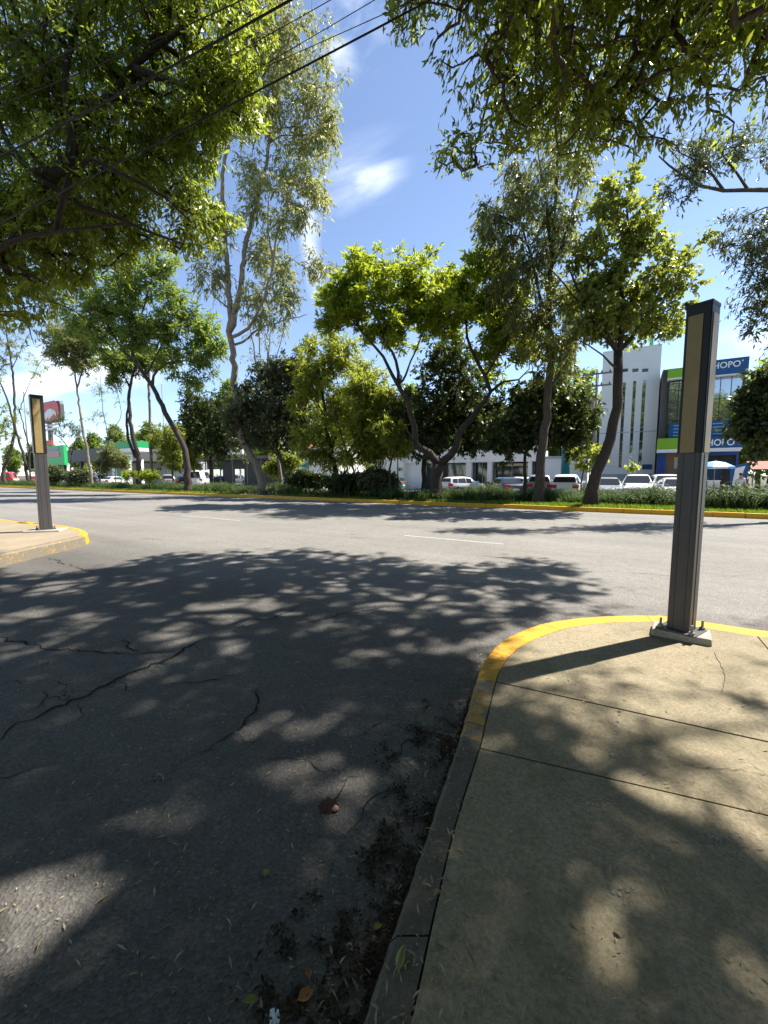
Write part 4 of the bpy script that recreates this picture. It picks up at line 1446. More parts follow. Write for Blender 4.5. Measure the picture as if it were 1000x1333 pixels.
tree('ash_tree', 'double trunked dark tree beside the yellow-green shrubs', 'tree', 181, 22.6,
     [([(181, 612), (179, 590), (172, 562), (169, 535), (168, 512), (172, 492), (178, 475)], .3, .1), ([(172, 565), (166, 590), (165, 612)], .0, .0) if False else ([(179, 600), (168, 575), (165, 545), (170, 510)], .16, .08),
      ([(170, 505), (158, 485), (148, 470)], .08, .03), ([(172, 492), (188, 478), (200, 462)], .07, .03)],
     [(148, 468, 0, 20, 12), (170, 470, 0, 20, 14), (200, 468, 0, 18, 14), (150, 495, 0, 10, 8)],
     M['leaf_fern'], 'fern', M['bark_dark'], 200, 7, 7, 0.65, gaps=.8, group=GM)
tree('ash_tree', 'slender tree with pale spotted trunk right of the gas price sign', 'tree', 119, 22.8,
     [([(117, 608), (112, 580), (107, 555), (103, 525), (100, 505), (97, 480), (92, 455)], .2, .06), ([(100, 505), (108, 480), (115, 455), (118, 435)], .1, .03), ([(97, 485), (85, 462), (78, 440)], .07, .03)],
     [(95, 450, 0, 26, 22), (115, 435, 0, 22, 22), (78, 455, 0, 18, 18), (105, 475, 0, 26, 10), (75, 430, 0, 16, 16)],
     M['leaf_euc_dark'], 'fern', M['bark_pale'], 300, 7, 7, 0.7, gaps=.8, group=GM)
tree('sapling_tree', 'sparse twiggy sapling between the pale spotted and double trunks', 'tree', 130, 23.2,
     [([(130, 608), (137, 590), (142, 575), (148, 558)], .08, .03), ([(142, 575), (135, 540), (132, 510), (130, 480)], .05, .02), ([(146, 560), (158, 540), (150, 500)], .04, .02)],
     [(142, 530, 0, 22, 22), (155, 556, 0, 14, 14), (130, 505, 0, 14, 20), (125, 545, 0, 14, 10)],
     M['leaf_euc_dark'], 'fine', M['bark_dark'], 80, 4, 6, 0.6, group=GM, lscale=1.5)
tree('sapling_tree', 'low branching sapling in front of the green price board', 'tree', 92, 22.4,
     [([(92, 610), (92, 592), (86, 578), (74, 566), (64, 560)], .1, .03), ([(92, 592), (98, 575), (104, 562)], .05, .02)],
     [(85, 560, 0, 22, 10), (75, 545, 0, 18, 10), (100, 560, 0, 14, 10), (92, 578, 0, 12, 6)],
     M['leaf_grey'], 'fine', M['bark_dark'], 90, 4, 6, 0.5, group=GM, lscale=1.5)
tree('ash_tree', 'tall brown trunk tree at the far left edge', 'tree', 6, 21.6,
     [([(4, 615), (10, 595), (17, 575), (19, 545), (18, 510), (16, 480), (12, 455), (8, 430)], .26, .09), ([(16, 480), (30, 450), (40, 430)], .06, .02), ([(12, 455), (-8, 430), (-20, 400)], .08, .03)],
     [(8, 425, 0, 26, 22), (-15, 410, 0, 24, 24), (15, 455, 0, 20, 14), (-5, 470, 0, 16, 20), (-30, 450, 0, 20, 30)],
     M['leaf_euc_dark'], 'fine', M['bark_mid'], 200, 6, 7, 0.6, group=GM, lscale=1.8)
tree('ash_tree', 'dark tree leaning left behind the far left street totem', 'tree', 37, 22.8,
     [([(34, 612), (29, 590), (22, 565), (14, 535), (6, 510), (-4, 490)], .22, .08), ([(37, 612), (38, 585), (32, 560), (24, 530)], .14, .05), ([(38, 590), (45, 570), (48, 550)], .05, .02), ([(24, 540), (36, 505), (48, 480), (58, 460)], .07, .02)],
     [(-5, 540, 0, 22, 22), (10, 560, 0, 24, 16), (25, 545, 0, 16, 16), (-20, 500, 0, 20, 20), (50, 480, 0, 14, 14)],
     M['leaf_lime'], 'fine', M['bark_dark'], 150, 6, 7, 0.6, group=GM, lscale=1.8)
tree('palm_tree', 'straight pale pole-like trunk between double trunk and leaning trunk', 'tree', 197, 24.5,
     [([(197, 606), (196, 570), (195, 530), (194, 490), (195, 465)], .17, .11), ([(195, 500), (206, 480), (214, 468)], .05, .02)],
     [(196, 462, 0, 16, 14), (212, 470, 0, 12, 8)], M['leaf_fern'], 'fern', M['bark_pale'], 40, 6, 6, 0.6, group=GM)
tree('shrub', 'pale flowering bush climbing behind the leaning feathery trunk', 'shrub', 225, 25.5,
     [([(225, 612), (226, 590), (228, 570)], .08, .03)], [(232, 582, 0, 12, 20), (218, 590, 0, 14, 12), (208, 570, 0, 14, 14), (226, 562, 0, 14, 12)],
     M['leaf_lime'], 'fine', M['bark_dark'], 130, 6, 7, 0.6, lscale=2.0)
tree('shrub', 'larger yellow-green clipped shrub left of the double trunk base', 'shrub', 171, 21.7,
     [([(171, 626), (171, 620)], .05, .02)], [(171, 619, 0, 9, 6)], M['leaf_jac'], 'fine', M['bark_dark'], 40, 6, 8, 0.35, lscale=1.6, group='yellow-green shrubs on the median')
tree('shrub', 'yellowest clipped shrub right of the double trunk base', 'shrub', 194, 21.7,
     [([(194, 626), (194, 620)], .05, .02)], [(190, 618, 0, 7, 6), (200, 618, 0, 5, 5)], M['leaf_jac'], 'fine', M['bark_dark'], 45, 6, 8, 0.35, lscale=1.6, group='yellow-green shrubs on the median')
tree('ficus_tree', 'dark drooping evergreen at the right edge beside the laboratory', 'tree', 1012, 27.5,
     [([(1010, 600), (1008, 570), (1004, 540), (1000, 510)], .18, .05), ([(1008, 580), (985, 570), (968, 572)], .07, .02)],
     [(990, 515, 0, 24, 26), (1005, 550, 0, 34, 32), (975, 565, 0, 20, 16), (985, 545, 0, 24, 22), (1020, 500, 0, 26, 34), (1030, 560, 0, 26, 26)],
     M['leaf_ficus'], 'ficus', M['bark_dark'], 380, 7, 7, 0.5, lscale=1.1)
tree('eucalyptus_tree', 'fine leaved tree reaching in from the right edge with a bare branch', 'tree', 1085, 21.2,
     [([(1083, 600), (1078, 500), (1072, 400), (1066, 320), (1062, 260), (1058, 200)], .28, .1),
      ([(1063, 262), (1030, 246), (1000, 247), (975, 250), (940, 248), (912, 240), (890, 226), (872, 214), (858, 205)], .10, .02), ([(950, 249), (925, 225), (905, 208), (885, 198)], .05, .015), ([(912, 240), (895, 255), (878, 262)], .03, .012),
      ([(985, 249), (960, 225), (940, 200), (925, 180)], .05, .015), ([(925, 225), (900, 222), (870, 190)], .03, .012), ([(1070, 380), (1035, 350), (1000, 340), (970, 345)], .09, .02), ([(1072, 420), (1030, 400), (995, 395)], .07, .02)],
     [(985, 300, 0, 38, 26), (965, 318, 0, 30, 16), (990, 345, 0, 32, 22), (985, 380, 0, 28, 16), (992, 420, 0, 20, 20), (1030, 320, 0, 30, 60), (1040, 420, 0, 30, 40), (900, 205, 0, 34, 22), (935, 190, 0, 34, 22), (880, 245, 0, 20, 14), (975, 200, 0, 30, 26), (940, 300, 0, 14, 10)],
     M['leaf_grey'], 'fine', M['bark_mid'], 420, 5, 7, 0.5, twig=.007, lscale=1.1)

# trees far beyond, one built and copied
far = tree('background_tree', 'dark green tree far beyond the parked cars', 'tree', 330, 75.0,
           [([(330, 600), (331, 585), (332, 570)], .3, .1)], [(330, 578, 0, 16, 18), (318, 588, 0, 13, 14), (343, 590, 0, 12, 13), (333, 560, 0, 9, 9), (330, 602, 0, 18, 9)],
           M['leaf_fern'], 'ficus', M['bark_dark'], 330, 6, 7, 1.1, twig=.02, lscale=2.6, group='trees far beyond the avenue')
rf = random.Random(4)
for px, t, sc in ((-60, 60, 1.2), (20, 62, 1.0), (52, 75, 1.2), (105, 60, .8), (128, 80, 1.3), (205, 62, 1.1), (232, 50, .9), (262, 66, 1.2), (300, 60, 1.3), (350, 52, .9), (395, 70, 1.2), (446, 60, 1.0),
                  (490, 58, .9), (540, 75, 1.2), (600, 70, 1.0), (660, 72, 1.0), (985, 48, .7), (1040, 60, 1.2), (1000, 75, 1.0), (-20, 90, 1.3), (75, 92, 1.2), (160, 90, 1.5), (180, 66, 1.0), (285, 85, 1.4), (330, 95, 1.3), (420, 80, 1.3), (465, 85, 1.3), (570, 62, .9), (632, 80, 1.2), (700, 66, 1.1), (740, 70, 1.2), (765, 62, .9), (960, 62, .9)):
    d = depth_t(px, t)
    c = far.copy()
    COL.objects.link(c)
    c.location = ((px - CX) / F * d, d, 0)
    c.rotation_euler = (0, 0, rf.uniform(0, 6.28))
    c.scale = (sc, sc, sc * rf.uniform(.85, 1.15))
    for ch in list(far.children):
        k = ch.copy()
        COL.objects.link(k)
        k.parent = c
GS = 'low bushes among the median planting'
for lb, px, t, mt, bl in (('dark scrubby bush right behind the left totem', 72, 22.6, 'leaf_ficus', [(68, 616, 0, 14, 9), (84, 618, 0, 14, 8)]),
                          ('dark scrubby bush at the foot of the pale spotted trunk', 103, 22.4, 'leaf_grey', [(100, 619, 0, 12, 7), (112, 620, 0, 8, 6)]),
                          ('low dark bush between the tallest eucalyptus and the stout dark trunk', 398, 22.6, 'leaf_ficus', [(392, 622, 0, 16, 8), (412, 625, 0, 14, 6)]),
                          ('dark bush at the foot of the stout dark trunk', 448, 22.0, 'leaf_ficus', [(440, 626, 0, 14, 8), (462, 626, 0, 18, 8)]),
                          ('spiky dark bush between slanting tree and crooked thin trunk', 490, 22.4, 'leaf_grey', [(486, 622, 0, 14, 9), (502, 624, 0, 10, 8)]),
                          ('pale green bush behind the bare leaning eucalyptus base', 372, 26.0, 'leaf_lime', [(372, 600, 0, 16, 12), (360, 610, 0, 12, 10)]),
                          ('feathery bush hiding the pale canopy columns', 150, 25.5, 'leaf_euc_dark', [(145, 590, 0, 12, 12), (158, 600, 0, 12, 10), (138, 605, 0, 10, 9)]),
                          ('leafy bush left of the dark shop', 240, 27.5, 'leaf_lime', [(236, 590, 0, 14, 14), (246, 602, 0, 14, 10), (228, 604, 0, 10, 8)])):
    tree('shrub', lb, 'shrub', px, t, [([(px, 616), (px + 1, 608)], .06, .03)], bl, M[mt], 'fine', M['bark_dark'], 150, 6, 8, .45, lscale=1.9, group=GS, gaps=1.0)
far.location.x -= 0

# ------------------------------------------------------------------ planting
def to_xyz(s, t, z):
    s, t = np.asarray(s), np.asarray(t)
    return np.stack([s * U[0] + t * N[0], s * U[1] + t * N[1], np.broadcast_to(z, s.shape)], 1)


def stuff(o):
    o['kind'] = 'stuff'
    return o


rng = np.random.default_rng(77)
# clumps of strap-leaved plants
sA, sB = s_of(-40, 620, 23), s_of(1040, 650, 23)
cl_s, cl_t, cl_h = [], [], []
n = 2600
s = sB + (sA - sB) * rng.uniform(0, 1, n) ** 1.6
px_s, _, _ = proj(to_xyz(s, np.full(n, 23.0), 0.3))
tt = np.where(px_s > 640, rng.uniform(22.5, 25.6, n), rng.uniform(21.3, 25.6, n))
tt = np.where((px_s > 860), rng.uniform(22.3, 26.0, n), tt)
tt = np.where((px_s < 240), rng.uniform(21.6, 25.0, n), tt)
px_s, _, _ = proj(to_xyz(s, tt, 0.3))
keep = ~((px_s > 318) & (px_s < 395) & (tt < 21.7)) & ~((np.sin(s * 0.9) + np.sin(s * 2.3 + tt) < -1.1))
s, tt, px_s = s[keep], tt[keep], px_s[keep]
hh = rng.uniform(0.4, 0.85, len(s)) * (1 + .35 * np.sin(s * 1.1) * np.sin(s * .37 + tt)) * np.where(px_s > 900, 1.12, 0.92) * np.where((px_s > 385) & (px_s < 480), 0.7, 1.0)
nb = 26
C = np.repeat(to_xyz(s, tt, 0.12), nb, axis=0)
H = np.repeat(hh, nb) * rng.uniform(0.6, 1.2, len(C))
an = rng.uniform(0, 6.283, len(C))
lean = rng.uniform(0.1, 0.75, len(C))
dirs = unit(np.stack([np.cos(an) * lean, np.sin(an) * lean, np.ones(len(C))], 1))
C = C + np.stack([np.cos(an), np.sin(an), np.zeros(len(C))], 1) * rng.uniform(0, 0.16, (len(C), 1))
V = leaf_quads(C, dirs, H, 0.055 * np.ones(len(C)) * rng.uniform(.7, 1.3, len(C)), 0.0, 0.2)
# arching tips
V2 = V.copy()
tipd = unit(np.stack([np.cos(an), np.sin(an), -0.35 * np.ones(len(C))], 1))
V2[:, 0] = V[:, 2] - dirs * 0.02
V2[:, 2] = V[:, 2] + tipd * (H * 0.35)[:, None]
side = unit(np.cross(dirs, tipd)) * 0.02
V2[:, 1] = V[:, 2] + tipd * (H * 0.12)[:, None] + side
V2[:, 3] = V[:, 2] + tipd * (H * 0.12)[:, None] - side
rr = np.clip(np.repeat(rng.uniform(0, 1, len(s)), nb) * .5 + rng.uniform(0, .5, len(C)), 0, 1)
stuff(quads_mesh('groundcover', np.concatenate([V, V2]), np.concatenate([rr, rr]), M['strap']))
# short grass along the kerb and the lawn on the right
n = 52000
s = sB + (sA - sB) * rng.uniform(0, 1, n) ** 2.0
tt = TM0 + 0.2 + rng.uniform(0, 1, n) ** 1.2 * 2.6
P = to_xyz(s, tt, 0.125)
px_s, _, _ = proj(P)
patch = np.sin(s * 1.7) * np.sin(tt * 2.1 + s * .4)
keep = ((px_s > 640) | (tt < 21.6)) & ((px_s > 560) | (px_s < 300) | (patch > -0.1)) & ~((px_s > 312) & (px_s < 388) & (tt > 20.2) & (tt < 21.35)) & ~((px_s > 905) & (tt > 20.95) & (tt < 22.15))
P, px_s = P[keep], px_s[keep]
an = rng.uniform(0, 6.283, len(P))
lean = rng.uniform(0.1, 0.9, len(P))
dirs = unit(np.stack([np.cos(an) * lean, np.sin(an) * lean, np.ones(len(P))], 1))
L = rng.uniform(0.08, 0.24, len(P)) * np.where(px_s < 400, 1.3, 1.0)
stuff(quads_mesh('grass', leaf_quads(P, dirs, L, 0.03 + 0 * L, 0.0, 0.15), rng.uniform(0, 1, len(P)), M['grass']))

# ------------------------------------------------------------------ street totems
def totem(label, base, yaw, w_, d_, H, plinth_yaw, plinth, panel_frac):
    root = empty('street_totem', (base[0], base[1], base[2]))
    tag(root, label, 'street post')
    cy_, sy_ = math.cos(yaw), math.sin(yaw)

    def rot(p):
        return (p[0] * cy_ - p[1] * sy_, p[0] * sy_ + p[1] * cy_, p[2])
    pc, ps = math.cos(plinth_yaw), math.sin(plinth_yaw)
    rp = lambda p: (p[0] * pc - p[1] * ps, p[0] * ps + p[1] * pc, p[2])
    a, c, ph = plinth
    b = MB()
    b.hexa([rp(q) for q in ((-a, -c, -0.01), (a, -c, -0.01), (a, c, -0.01), (-a, c, -0.01), (-a * .97, -c * .97, ph), (a * .97, -c * .97, ph), (a * .97, c * .97, ph), (-a * .97, c * .97, ph))])
    b.build('plinth', M['plinth'], root, bevel=0.012)
    pt = 0.014
    b = MB()
    fw, fd = w_ * .5 + .065, d_ * .5 + .065
    b.hexa([rot(q) for q in ((-fw, -fd, ph + .001), (fw, -fd, ph + .001), (fw, fd, ph + .001), (-fw, fd, ph + .001), (-fw, -fd, ph + pt), (fw, -fd, ph + pt), (fw, fd, ph + pt), (-fw, fd, ph + pt))])
    b.build('base_plate', M['steel_dark'], root, bevel=0.003)
    for sx in (-1, 1):
        for sy in (-1, 1):
            b = MB()
            q = rot((sx * (fw - .03), sy * (fd - .03), 0))
            b.tube([(q[0], q[1], ph + pt), (q[0], q[1], ph + pt + .085)], 0.011, 8)
            b.tube([(q[0], q[1], ph + pt), (q[0], q[1], ph + pt + .025)], 0.024, 6)
            b.build('bolt', M['bolt'], root)
    z0 = ph + pt
    x, y = w_ / 2, d_ / 2
    r = 0.012
    # body with rounded arrises and shallow flutes on every face
    prof = []
    for (cx_, cy2, a0) in ((x - r, y - r, 0), (-x + r, y - r, 90), (-x + r, -y + r, 180), (x - r, -y + r, 270)):
        for k in range(4):
            an = R(a0 + 30 * k)
            prof.append((cx_ + r * math.cos(an), cy2 + r * math.sin(an)))
    b = MB()
    n = len(prof)
    vs = [rot((p[0], p[1], z0)) for p in prof] + [rot((p[0], p[1], H - .03)) for p in prof]
    b.add(vs, [(i, (i + 1) % n, n + (i + 1) % n, n + i) for i in range(n)] + [tuple(range(n, 2 * n))])
    b.build('post', M['steel_dark'], root)
    zt = H - .10
    zb = H * (1 - panel_frac)
    # beige panels, set in a black frame, on all four faces
    for face in range(4):
        b = MB()
        g = MB()
        hw = (x if face % 2 == 0 else y)
        off = (y if face % 2 == 0 else x)

        def fr(u, v, z, face=face):
            p = {0: (u, -v, z), 1: (v, u, z), 2: (-u, v, z), 3: (-v, -u, z)}[face]
            return rot(p)
        f0, f1 = off + .001, off + .006
        g.hexa([fr(-hw, f0, zb - .0), fr(hw - .001, f0, zb - .0), fr(hw - .001, f1, zb), fr(-hw, f1, zb),
                fr(-hw, f0, H - .03), fr(hw - .001, f0, H - .03), fr(hw - .001, f1, H - .03), fr(-hw, f1, H - .03)])
        u0, u1 = -hw * .80, hw * .42
        if face % 2:
            u0, u1 = -hw * .72, hw * .72
        b.hexa([fr(u0, f1 + .001, zb + .004), fr(u1, f1 + .001, zb + .004), fr(u1, f1 + .005, zb + .004), fr(u0, f1 + .005, zb + .004),
                fr(u0, f1 + .001, zt), fr(u1, f1 + .001, zt), fr(u1, f1 + .005, zt), fr(u0, f1 + .005, zt)])
        fo = g.build('panel_frame', M['steel_black'], root)
        b.build('panel', M['panel'], fo)
    # flutes: slim raised strips down the lower shaft
    for face in range(4):
        g = MB()
        hw = (x if face % 2 == 0 else y)
        off = (y if face % 2 == 0 else x)

        def fr(u, v, z, face=face):
            p = {0: (u, -v, z), 1: (v, u, z), 2: (-u, v, z), 3: (-v, -u, z)}[face]
            return rot(p)
        for u in ((-hw * .5, hw * .45) if face % 2 == 0 else (-hw * .1,)):
            g.hexa([fr(u - .004, off - .001, z0), fr(u + .004, off - .001, z0), fr(u + .004, off + .004, z0), fr(u - .004, off + .004, z0),
                    fr(u - .004, off - .001, zb - .01), fr(u + .004, off - .001, zb - .01), fr(u + .004, off + .004, zb - .01), fr(u - .004, off + .004, zb - .01)])
        g.build('rib', M['steel_dark'], root)
    b = MB()
    e = .009
    b.hexa([rot(q) for q in ((-x - e, -y - e, H - .029), (x + e, -y - e, H - .029), (x + e, y + e, H - .029), (-x - e, y + e, H - .029),
                             (-x - e, -y - e, H), (x + e, -y - e, H), (x + e, y + e, H), (-x - e, y + e, H))])
    b.build('cap', M['steel_black'], root, bevel=0.003)
    return root


pr = G(886, 828, ZR)
Hr = None
for h_ in np.arange(2.0, 4.0, 0.01):
    _, y_, _ = proj(np.array([[pr[0], pr[1], ZR + h_]]))
    if y_[0] < 398:
        Hr = float(h_)
        break
face_dir = np.array([-0.834, -0.552])                 # where the wide face looks
yaw_r = math.atan2(face_dir[1], face_dir[0]) + math.pi / 2
pa, pb = G(852, 834, ZR), G(930, 850, ZR)
totem('tall dark grey totem on the near sidewalk corner with bolted concrete plinth', pr, yaw_r, 0.178, 0.165, Hr, math.atan2((pb - pa)[1], (pb - pa)[0]), (0.225, 0.145, 0.065), 0.43)
tot_ = bpy.data.objects['street_totem']
b = MB(tot_.location)
rs = random.Random(12)
cyr, syr = math.cos(yaw_r), math.sin(yaw_r)
zt_ = .065 + .014
pts = []
u, z = -.04, .98
for k in range(46):
    u = max(-.078, min(-.012, u + rs.uniform(-.026, .026)))
    z += rs.uniform(-.022, .034)
    v = -.165 / 2 - .002
    pts.append((tot_.location.x + u * cyr - v * syr, tot_.location.y + u * syr + v * cyr, tot_.location.z + z))
b.tube(pts, .0022, 4)
b.build('scratch_marks', M['pole_grey'], tot_)
pl_ = G(60, 691, ZL)
for h_ in np.arange(2.0, 5.0, 0.01):
    _, y_, _ = proj(np.array([[pl_[0], pl_[1], ZL + h_]]))
    if y_[0] < 515:
        Hl = float(h_)
        break
totem('grey totem with beige panel on the far left sidewalk corner', pl_, R(50), 0.235, 0.20, Hl, R(20), (0.38, 0.3, 0.04), 0.42)
print('totem heights', Hr, Hl, pr, pl_)

# ------------------------------------------------------------------ overhead cables
def cable(label, a, c, r, sag, ext=1.6):
    a, c = np.array(a), np.array(c)
    d = c - a
    p0, p1 = a - d * ext, c + d * ext
    pts = []
    for i in range(33):
        f = i / 32
        p = p0 + (p1 - p0) * f
        p[2] -= sag * 4 * f * (1 - f) - sag * 4 * (ext / (1 + 2 * ext)) * (1 - ext / (1 + 2 * ext))
        pts.append(p)
    mid = pts[16].copy()
    b = MB(mid)
    b.tube(pts, r, 6)
    o = b.build('power_cable', M['wire'])
    o.location = mid
    tag(o, label, 'cable', 'overhead cables above the left sidewalk')


cable('lowest thick black cable crossing from top centre down to the left tree', D(560, 0, 6.0), D(50, 265, 7.3), .013, .3)
cable('bundled thick cable running through the top of the left tree', D(378, 0, 6.6), D(150, 126, 7.4), .018, .2)
cable('thin cable right of the bundled thick cable', D(430, 0, 6.6), D(210, 122, 7.6), .006, .2)
cable('thin cable ending highest above the lowest thick cable', D(484, 2, 8), D(230, 150, 11.6), .007, .2)
cable('thin cable just above the lowest thick cable', D(500, 18, 8), D(250, 128, 11.4), .007, .25)
cable('thin cable left of the bundled thick cable', D(315, 0, 6.6), D(110, 92, 7.4), .008, .2)
cable('second cable from the top left corner', D(205, 0, 6.6), D(20, 105, 7.4), .009, .2)
cable('cable nearest the top left corner', D(108, 0, 6.6), D(0, 65, 7.2), .008, .2)

# ------------------------------------------------------------------ buildings
def holes_wall(b, s0, s1, z0, z1, t0, t1, holes, mi=0):
    """wall with real openings: the wall is the grid of cells outside the holes"""
    ss = sorted({s0, s1, *[h[0] for h in holes], *[h[1] for h in holes]})
    zs = sorted({z0, z1, *[h[2] for h in holes], *[h[3] for h in holes]})
    for i in range(len(ss) - 1):
        runs = []
        for j in range(len(zs) - 1):
            cs, cz = (ss[i] + ss[i + 1]) / 2, (zs[j] + zs[j + 1]) / 2
            if any(h[0] < cs < h[1] and h[2] < cz < h[3] for h in holes):
                continue
            if runs and abs(runs[-1][1] - zs[j]) < 1e-9:
                runs[-1][1] = zs[j + 1]
            else:
                runs.append([zs[j], zs[j + 1]])
        for a, c in runs:
            b.stbox(ss[i], ss[i + 1], t0, t1, a, c, mi)


def text(name, body, s_left, s_right, t, z, h, mat, parent, origin):
    """letters standing on the wall plane, reading from s_left (left in the view) to s_right"""
    cu = bpy.data.curves.new(name, 'FONT')
    cu.body = body
    cu.size = 1.0
    cu.extrude = 0.02
    cu.offset = 0.018
    o = bpy.data.objects.new(name, cu)
    COL.objects.link(o)
    cu.materials.append(mat)
    o.parent = parent
    bpy.context.view_layer.update()
    wd = max(o.dimensions.x, .01)
    ht = max(o.dimensions.y, .01)
    sx = (s_left - s_right) / wd
    sz = h / ht
    X = Vector(-U)
    Z = Vector((0, 0, 1))
    Y = X.cross(Z) * -1
    m = Matrix(((X[0], 0, -N[0]), (X[1], 0, -N[1]), (0, 1, 0))).to_4x4()
    p = ST(s_left, t, z) - np.array(origin)
    o.matrix_local = Matrix.Translation(Vector(p)) @ m @ Matrix.Diagonal((sx, sz, 1, 1))
    me = bpy.data.meshes.new_from_object(o.evaluated_get(bpy.context.evaluated_depsgraph_get()))
    mo = link(name, me, parent)
    mo.matrix_local = o.matrix_local.copy()
    bpy.data.objects.remove(o)
    mo.name = name
    return mo


def bld(name, label, cat, s, t):
    o = ST(s, t, 0)
    r = empty(name, o)
    tag(r, label, cat)
    return r, o


# white stair tower with slits
t = 40.0
s0, s1 = s_of(862, 449, t), s_of(785.5, 459, t)
zt = z_of(862, 449, t)
root, o = bld('tower_building', 'tall white tower with three narrow window slits', 'building', (s0 + s1) / 2, t)
b = MB(o)
holes = []
for xa, ya, xb in ((811, 498, 815), (824.5, 496, 828.5), (837, 495, 841.5)):
    sa, sb = s_of(xb, ya, t), s_of(xa, ya, t)
    holes.append((sa, sb, 2.3, z_of(xa, ya, t)))
    holes.append((sa - .1, sb + .1, z_of(xa, 484.5, t), z_of(xa, 480, t)))
holes_wall(b, s0, s1, 0.0, zt, t, t + .35, holes)
b.stbox(s0, s1, t + .352, t + 7, 0, zt - .02)
b.build('wall', M['white_wall'], root)
b = MB(o)
b.stbox(s0 - .02, s1 + .02, t - .03, t + 7.05, zt + .001, zt + .09)
b.build('parapet', M['white_wall'], root)
for i, h in enumerate(holes):
    b = MB(o)
    b.stbox(h[0] + .002, h[1] - .002, t + .12, t + .2, h[2] + .002, h[3] - .002)
    wn = b.build('window', M['glass'] if i % 2 == 0 else M['glass_dark'], root)
    if i % 2 == 0:
        for z in np.arange(h[2] + 1.0, h[3], 1.15):
            b = MB(o)
            b.stbox(h[0] + .003, h[1] - .003, t + .09, t + .119, z, z + .05)
            b.build('transom', M['grey_wall'], wn)
b = MB(o)
b.stbox(s0 + .01, s1 - .01, t - .012, t - .002, z_of(820, 563, t), z_of(820, 562.4, t) + .02)
b.build('joint_strip', M['grey_wall'], root)
b = MB(o)
b.stbox(s_of(849, 608, t), s_of(836, 608, t), t - .03, t - .004, z_of(842, 611, t), z_of(842, 604.5, t))
b.build('blue_plaque', M['lab_blue'], root)
b = MB(o)
b.stbox(s0, s1, t - .05, t - .002, 0, z_of(820, 617, t))
b.build('plinth', M['grey_wall'], root)
# antenna mast on the roof
mb = ST(s_of(848, 452, t + 2), t + 2, zt)
b = MB(mb)
for k in range(3):
    an = 2.094 * k
    b.tube([mb + np.array([.12 * math.cos(an), .12 * math.sin(an), 0]), mb + np.array([.1 * math.cos(an), .1 * math.sin(an), 4.2])], .045, 6)
for z in np.arange(.2, 4.2, .35):
    for k in range(3):
        a1, a2 = 2.094 * k, 2.094 * (k + 1)
        b.tube([mb + np.array([.11 * math.cos(a1), .11 * math.sin(a1), z]), mb + np.array([.11 * math.cos(a2), .11 * math.sin(a2), z + .35])], .025, 4)
m_ = b.build('antenna_mast', M['mast_green'])
m_.location = tuple(mb)
tag(m_, 'green lattice antenna mast on the roof of the white tower', 'antenna')

# laboratory with mirror glass front
t = 38.5
sL, sR = s_of(857, 590, t), s_of(971, 500, t)
zT = z_of(971, 466.5, t)
zB = z_of(971, 486, t)
zl0, zl1 = z_of(960, 584, t), z_of(960, 568, t)
root, o = bld('laboratory', 'glass fronted laboratory with lime and blue sign bands', 'building', (sL + sR) / 2, t)
b = MB(o)
b.stbox(sR, sL, t + .3, t + 9, 0, zT - .1)
b.build('wall', M['dark_wall'], root)
sm = s_of(897, 480, t)
for nm, a, c, z0, z1, mt in (('lime_sign_band', sm + .002, sL - .3, zB + .12, zT - .22, 'lab_green'), ('blue_sign_band', sR - .03, sm, zB, zT + .05, 'lab_blue')):
    b = MB(o)
    b.stbox(a, c, t - .35, t + .28, z0, z1)
    bo = b.build(nm, M[mt], root)
    b = MB(o)
    b.stbox(a, c, t - .38, t + .28, z0 - .09, z0 - .003)
    b.build('edge_trim', M['sign_white'], bo)
    if nm == 'blue_sign_band':
        text('lettering', 'CHOPO', s_of(918, 476, t), s_of(962.5, 475, t), t - .37, z_of(940, 480.5, t), z_of(940, 472.5, t) - z_of(940, 480.5, t), M['sign_white'], bo, o)
        b = MB(o)
        b.stbox(s_of(966.6, 470, t), s_of(964.8, 470, t), t - .36, t - .351, z_of(966, 471.5, t), z_of(966, 469.7, t))
        b.build('registered_dot', M['sign_white'], bo)
# glazing
b = MB(o)
sa, sb = sR + .15, sL - .45
zs = [zl1 + .1, (zl1 + zB) / 2, zB - .1]
b.stbox(sa, sb, t + .1, t + .25, zl1 + .02, zB - .1)
gl = b.build('curtain_glass', M['glass'], root)
k = 7
for i in range(k + 1):
    x = sa + (sb - sa) * i / k
    b = MB(o)
    b.stbox(x - .02, x + .02, t + .07, t + .098, zl1 + .02, zB - .1)
    b.build('mullion', M['black'], gl)
for z in (zl1 + 1.4, zl1 + 2.8, zl1 + 4.2):
    b = MB(o)
    b.stbox(sa, sb, t + .075, t + .097, z, z + .03)
    b.build('transom', M['black'], gl)
